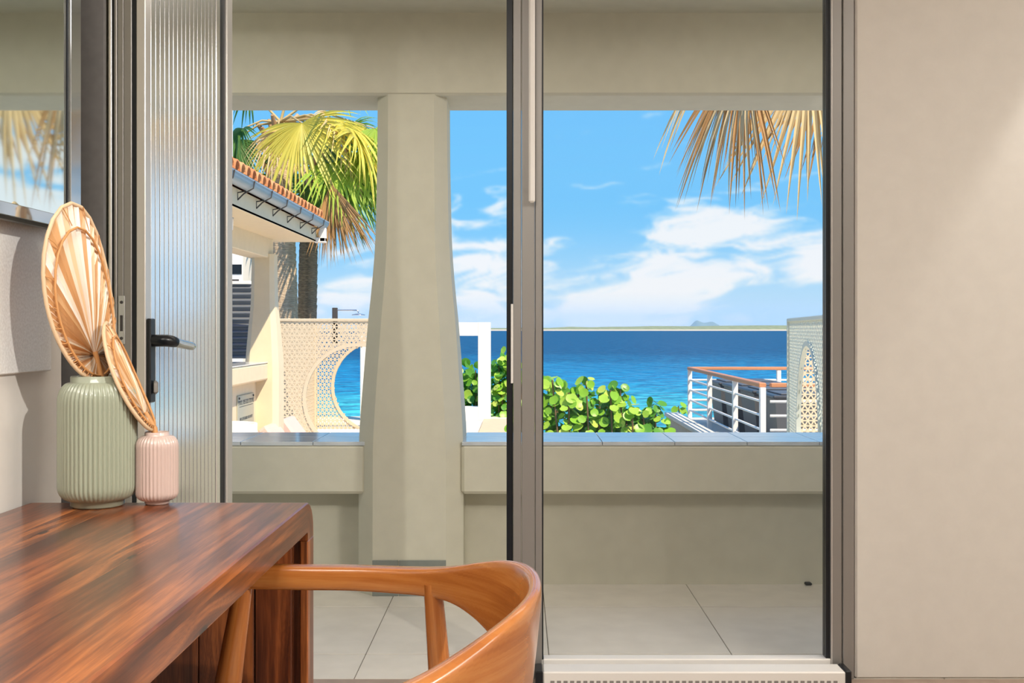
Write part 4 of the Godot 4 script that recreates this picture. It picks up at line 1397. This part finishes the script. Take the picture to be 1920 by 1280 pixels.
# ---------------------------------------------------------------- armchair with the bent rail
func build_chair() -> void:
	var c := thing("armchair", "honey wood armchair with curved back rail drawn up to the desk", "chair", V(-0.2, 0, 1.385))
	var o := c.position
	# half of the rail's plan: x, offset along z, top height, height of the section, its thickness
	var half := [[0.012, 0.0, 0.738, 0.150, 0.021], [0.008, 0.06, 0.738, 0.146, 0.021], [-0.006, 0.12, 0.735, 0.134, 0.022], [-0.030, 0.175, 0.727, 0.112, 0.024], [-0.062, 0.222, 0.714, 0.082, 0.028], [-0.10, 0.262, 0.700, 0.056, 0.032], [-0.145, 0.295, 0.690, 0.044, 0.034], [-0.20, 0.320, 0.685, 0.040, 0.036], [-0.27, 0.338, 0.683, 0.038, 0.037], [-0.35, 0.346, 0.682, 0.038, 0.038], [-0.43, 0.348, 0.682, 0.037, 0.038], [-0.475, 0.348, 0.681, 0.035, 0.034]]
	var ctrl := []
	for i in range(half.size() - 1, 0, -1):
		ctrl.append(half[i])
	for q in half:
		ctrl.append([q[0], -q[1], q[2], q[3], q[4]])
	# finer points by Catmull-Rom
	var pts := []
	for i in ctrl.size() - 1:
		var p0: Array = ctrl[maxi(i - 1, 0)]
		var p1: Array = ctrl[i]
		var p2: Array = ctrl[i + 1]
		var p3: Array = ctrl[mini(i + 2, ctrl.size() - 1)]
		for k in 5:
			var t := k / 5.0
			var row := []
			for j in 5:
				row.append(cubic_interpolate(p1[j], p2[j], p0[j], p3[j], t))
			pts.append(row)
	pts.append(ctrl[-1])
	var st := start()
	st.set_smooth_group(1)
	var m := 20
	var rings := []
	var lens := []
	var along := 0.0
	for i in pts.size():
		var a: Array = pts[maxi(i - 1, 0)]
		var b: Array = pts[mini(i + 1, pts.size() - 1)]
		var tan := Vector3(b[0] - a[0], 0, b[1] - a[1]).normalized()
		var out := tan.cross(Vector3.UP).normalized()
		if out.dot(Vector3(pts[i][0] + 0.3, 0, pts[i][1])) < 0.0:
			out = -out
		var ring := []
		for k in m:
			var ang := TAU * k / m
			var cx := signf(cos(ang)) * pow(absf(cos(ang)), 0.42)
			var cy := signf(sin(ang)) * pow(absf(sin(ang)), 0.42)
			var lean: float = 0.16 * (cy * 0.5) * maxf(pts[i][3] - 0.05, 0.0)
			ring.append(Vector3(pts[i][0], pts[i][2] - pts[i][3] / 2.0 + cy * pts[i][3] / 2.0, pts[i][1]) + out * (cx * pts[i][4] / 2.0 + lean))
		rings.append(ring)
		if i > 0:
			along += Vector2(pts[i][0] - pts[i - 1][0], pts[i][1] - pts[i - 1][1]).length()
		lens.append(along)
	for i in pts.size() - 1:
		var mid := Vector3.ZERO
		for v in rings[i]:
			mid += v / m
		for k in m:
			var j := (k + 1) % m
			var out: Vector3 = (rings[i][k] + rings[i][j]) / 2.0 - mid
			var v0: float = rings[i][k].y
			var v1: float = rings[i][j].y
			tri(st, rings[i][k], rings[i][j], rings[i + 1][j], out, Vector2(lens[i], v0), Vector2(lens[i], v1), Vector2(lens[i + 1], v1))
			tri(st, rings[i][k], rings[i + 1][j], rings[i + 1][k], out, Vector2(lens[i], v0), Vector2(lens[i + 1], v1), Vector2(lens[i + 1], v0))
	st.set_smooth_group(-1)
	var first: Array = rings[0]
	face(st, first, Vector3.LEFT)
	face(st, rings[-1], Vector3.LEFT)
	var rail := commit("back_rail", st, M.chair, c)
	rail.position = Vector3(-o.x, 0, 0)
	for z in [-1.0, 1.0]:
		var s2 := start()
		tube(s2, [V(-0.137, 0.668, 0) + Vector3(0, 0, z * 0.285), V(-0.124, 0.50, 0) + Vector3(0, 0, z * 0.290), V(-0.07, 0.0, 0) + Vector3(0, 0, z * 0.305)], [0.0145, 0.0185, 0.012], 18)
		commit("rear_leg", s2, M.chair, c).position = Vector3(-o.x, 0, 0)
		s2 = start()
		tube(s2, [V(-0.447, 0.66, 0) + Vector3(0, 0, z * 0.345), V(-0.47, 0.50, 0) + Vector3(0, 0, z * 0.335), V(-0.53, 0.0, 0) + Vector3(0, 0, z * 0.325)], [0.0145, 0.0215, 0.013], 18)
		commit("front_leg", s2, M.chair, c).position = Vector3(-o.x, 0, 0)
		boxed("side_rail", Vector3(-0.48 - o.x, 0.40, z * 0.31 - 0.012), Vector3(-0.09 - o.x, 0.45, z * 0.31 + 0.012), M.chair, c, 0.004)
	boxed("front_rail", Vector3(-0.49 - o.x, 0.40, -0.32), Vector3(-0.462 - o.x, 0.45, 0.32), M.chair, c, 0.004)
	boxed("rear_rail", Vector3(-0.11 - o.x, 0.40, -0.29), Vector3(-0.085 - o.x, 0.45, 0.29), M.chair, c, 0.004)
	boxed("seat", Vector3(-0.465 - o.x, 0.425, -0.30), Vector3(-0.105 - o.x, 0.462, 0.30), M.cord, c, 0.012)


# ---------------------------------------------------------------- vases and palm leaf fans
func ribbed_vase(called: String, label: String, at: Vector3, r: float, h: float, neck: float, ribs: int, m: Material) -> void:
	var t := thing(called, label, "vase", at, "ribbed vases on the desk")
	var prof := []
	prof.append(Vector3(0.0, 0.004, 0))
	prof.append(Vector3(neck * 0.9, 0.0, 0))
	prof.append(Vector3(neck * 0.98, 0.003, 0))
	prof.append(Vector3(neck * 0.98, 0.05 * h, 0))
	for k in 9:
		var a := PI / 2 * k / 8.0
		prof.append(Vector3(lerpf(neck * 0.98, r, sin(a)), h * (0.05 + 0.11 * (1.0 - cos(a))), sin(a)))
	for k in range(1, 8):
		prof.append(Vector3(r, h * lerpf(0.16, 0.80, k / 8.0), 1.0))
	for k in 11:
		var a := PI / 2 * k / 10.0
		prof.append(Vector3(lerpf(neck, r, cos(a)), h * (0.80 + 0.15 * sin(a)), cos(a)))
	prof.append(Vector3(neck * 0.97, h * 0.955, 0))
	prof.append(Vector3(neck * 0.97, h * 0.99, 0))
	prof.append(Vector3(neck * 0.94, h, 0))
	prof.append(Vector3(neck * 0.88, h * 0.99, 0))
	prof.append(Vector3(neck * 0.86, h * 0.93, 0))
	prof.append(Vector3(r * 0.85, h * 0.80, 0))
	prof.append(Vector3(r * 0.85, h * 0.12, 0))
	prof.append(Vector3(0.0, h * 0.1, 0))
	var st := start()
	lathe(st, prof, ribs * 8, ribs, r * 0.055, Vector3.ZERO)
	commit("body", st, m, t)
	t.rotation.y = 0.3


func leaf_fan(label: String, foot: Vector3, axis: Vector3, normal: Vector3, a: float, H: float, stem: Array, sd: int) -> void:
	# dried pleated palm leaf stitched to a cane rim; FOOT is the lowest point of the oval
	rng.seed = sd
	var t := thing("palm_leaf_fan", label, "fan", foot, "dried palm leaf fans in the vases")
	var up := axis.normalized()
	var n := (normal - up * normal.dot(up)).normalized()
	var side := up.cross(n).normalized()
	var hh := H / 2.0
	var fy := 0.14 * H
	var edge := func(phi: float) -> Vector2:   # from the focus towards angle phi, to the oval
		var d := Vector2(sin(phi), cos(phi))
		var cy := fy - hh
		var A := d.x * d.x / (a * a) + d.y * d.y / (hh * hh)
		var B := 2.0 * cy * d.y / (hh * hh)
		var C := cy * cy / (hh * hh) - 1.0
		var s := (-B + sqrt(maxf(B * B - 4.0 * A * C, 0.0))) / (2.0 * A)
		return Vector2(0, fy) + d * s
	var to3 := func(q: Vector2, z: float) -> Vector3: return side * q.x + up * q.y + n * z
	var bow := func(q: Vector2) -> float: return -0.10 * a * (q.x * q.x / (a * a)) + 0.05 * H * pow(q.y / H, 2.0)
	var st := start()
	var folds := 88
	var tones := [rgb(236, 204, 164), rgb(220, 172, 122), rgb(248, 232, 212), rgb(230, 190, 142), rgb(252, 244, 234), rgb(212, 160, 108), rgb(248, 236, 220)]  # random leaf tones; the near-white ones also paint in gloss highlights
	var lim := deg_to_rad(164.0)
	for i in folds * 2:
		var p0 := lerpf(-lim, lim, i / (folds * 2.0))
		var p1 := lerpf(-lim, lim, (i + 1) / (folds * 2.0))
		var z0 := 1.0 if i % 2 == 0 else -1.0
		var col: Color = tones[rng.randi() % tones.size()]
		st.set_color(col.srgb_to_linear())
		var e0: Vector2 = edge.call(p0)
		var e1: Vector2 = edge.call(p1)
		var f := Vector2(0, fy)
		var last := []
		for k in 7:
			var q := 0.02 + 0.98 * k / 6.0
			var w0: Vector2 = f.lerp(e0, q)
			var w1: Vector2 = f.lerp(e1, q)
			var amp := 0.0045 * clampf(q * 3.0, 0.0, 1.0) * (1.0 - 0.6 * q * q)
			var row := [to3.call(w0, bow.call(w0) + amp * z0), to3.call(w1, bow.call(w1) - amp * z0)]
			if k > 0:
				face(st, [last[0], last[1], row[1], row[0]], n)
			last = row
	var blade := commit("blade", st, M.dried, t)
	for ring in [[1.0, 0.0036, "rim", M.cane_pale], [0.84, 0.0022, "inner_cane", M.cane]]:
		var pts := []
		var rr := []
		for k in 61:
			var ph := lerpf(-PI * 0.985, PI * 0.985, k / 60.0)
			var e: Vector2 = edge.call(ph)
			e = Vector2(0, fy).lerp(e, ring[0])
			pts.append(to3.call(e, bow.call(e) + 0.004 * (1.5 if ring[0] < 1.0 else 0.0)))
			rr.append(ring[1])
		var s2 := start()
		tube(s2, pts, rr, 8)
		commit(ring[2], s2, ring[3], t)
	# stitches that bind the pleats to the rim
	for k in 26:
		var ph := lerpf(-2.7, 2.7, k / 25.0)
		var e: Vector2 = edge.call(ph)
		var e2: Vector2 = Vector2(0, fy).lerp(edge.call(ph + 0.05), 0.86)
		var s3 := start()
		tube(s3, [to3.call(e, bow.call(e) + 0.004), to3.call((e + e2) / 2.0, bow.call(e2) + 0.0065), to3.call(e2, bow.call(e2) + 0.006)], [0.0009, 0.0009, 0.0009], 5)
		commit("stitch", s3, M.cane, t)
	var s4 := start()
	var ps := [to3.call(Vector2(0, fy + 0.02 * H), 0.002), to3.call(Vector2(0, 0), 0.004)]
	var rs := [0.005, 0.006]
	for p in stem:
		ps.append(p - foot)
		rs.append(0.006)
	tube(s4, ps, rs, 10)
	commit("stem", s4, M.cane, t)


func build_vases() -> void:
	ribbed_vase("vase", "tall sage green ribbed ceramic vase on the desk", V(-0.754, 0.7502, 1.905), 0.066, 0.232, 0.047, 52, M.ceramic_green)
	ribbed_vase("vase", "small pale pink ribbed ceramic vase on the desk", V(-0.655, 0.7502, 1.925), 0.0365, 0.130, 0.022, 34, M.ceramic_pink)
	leaf_fan("large dried palm leaf fan standing in the green vase", V(-0.752, 0.975, 1.908), Vector3(-0.17, 1.0, 0.09), Vector3(0.97, 0.0, 0.22), 0.092, 0.315, [V(-0.753, 0.90, 1.908)], 61)
	leaf_fan("small dried palm leaf fan leaning from the pink vase towards the larger one", V(-0.664, 0.884, 1.925), Vector3(-0.42, 0.90, 0.06), Vector3(0.92, 0.42, -0.09), 0.058, 0.208, [V(-0.655, 0.84, 1.925)], 67)
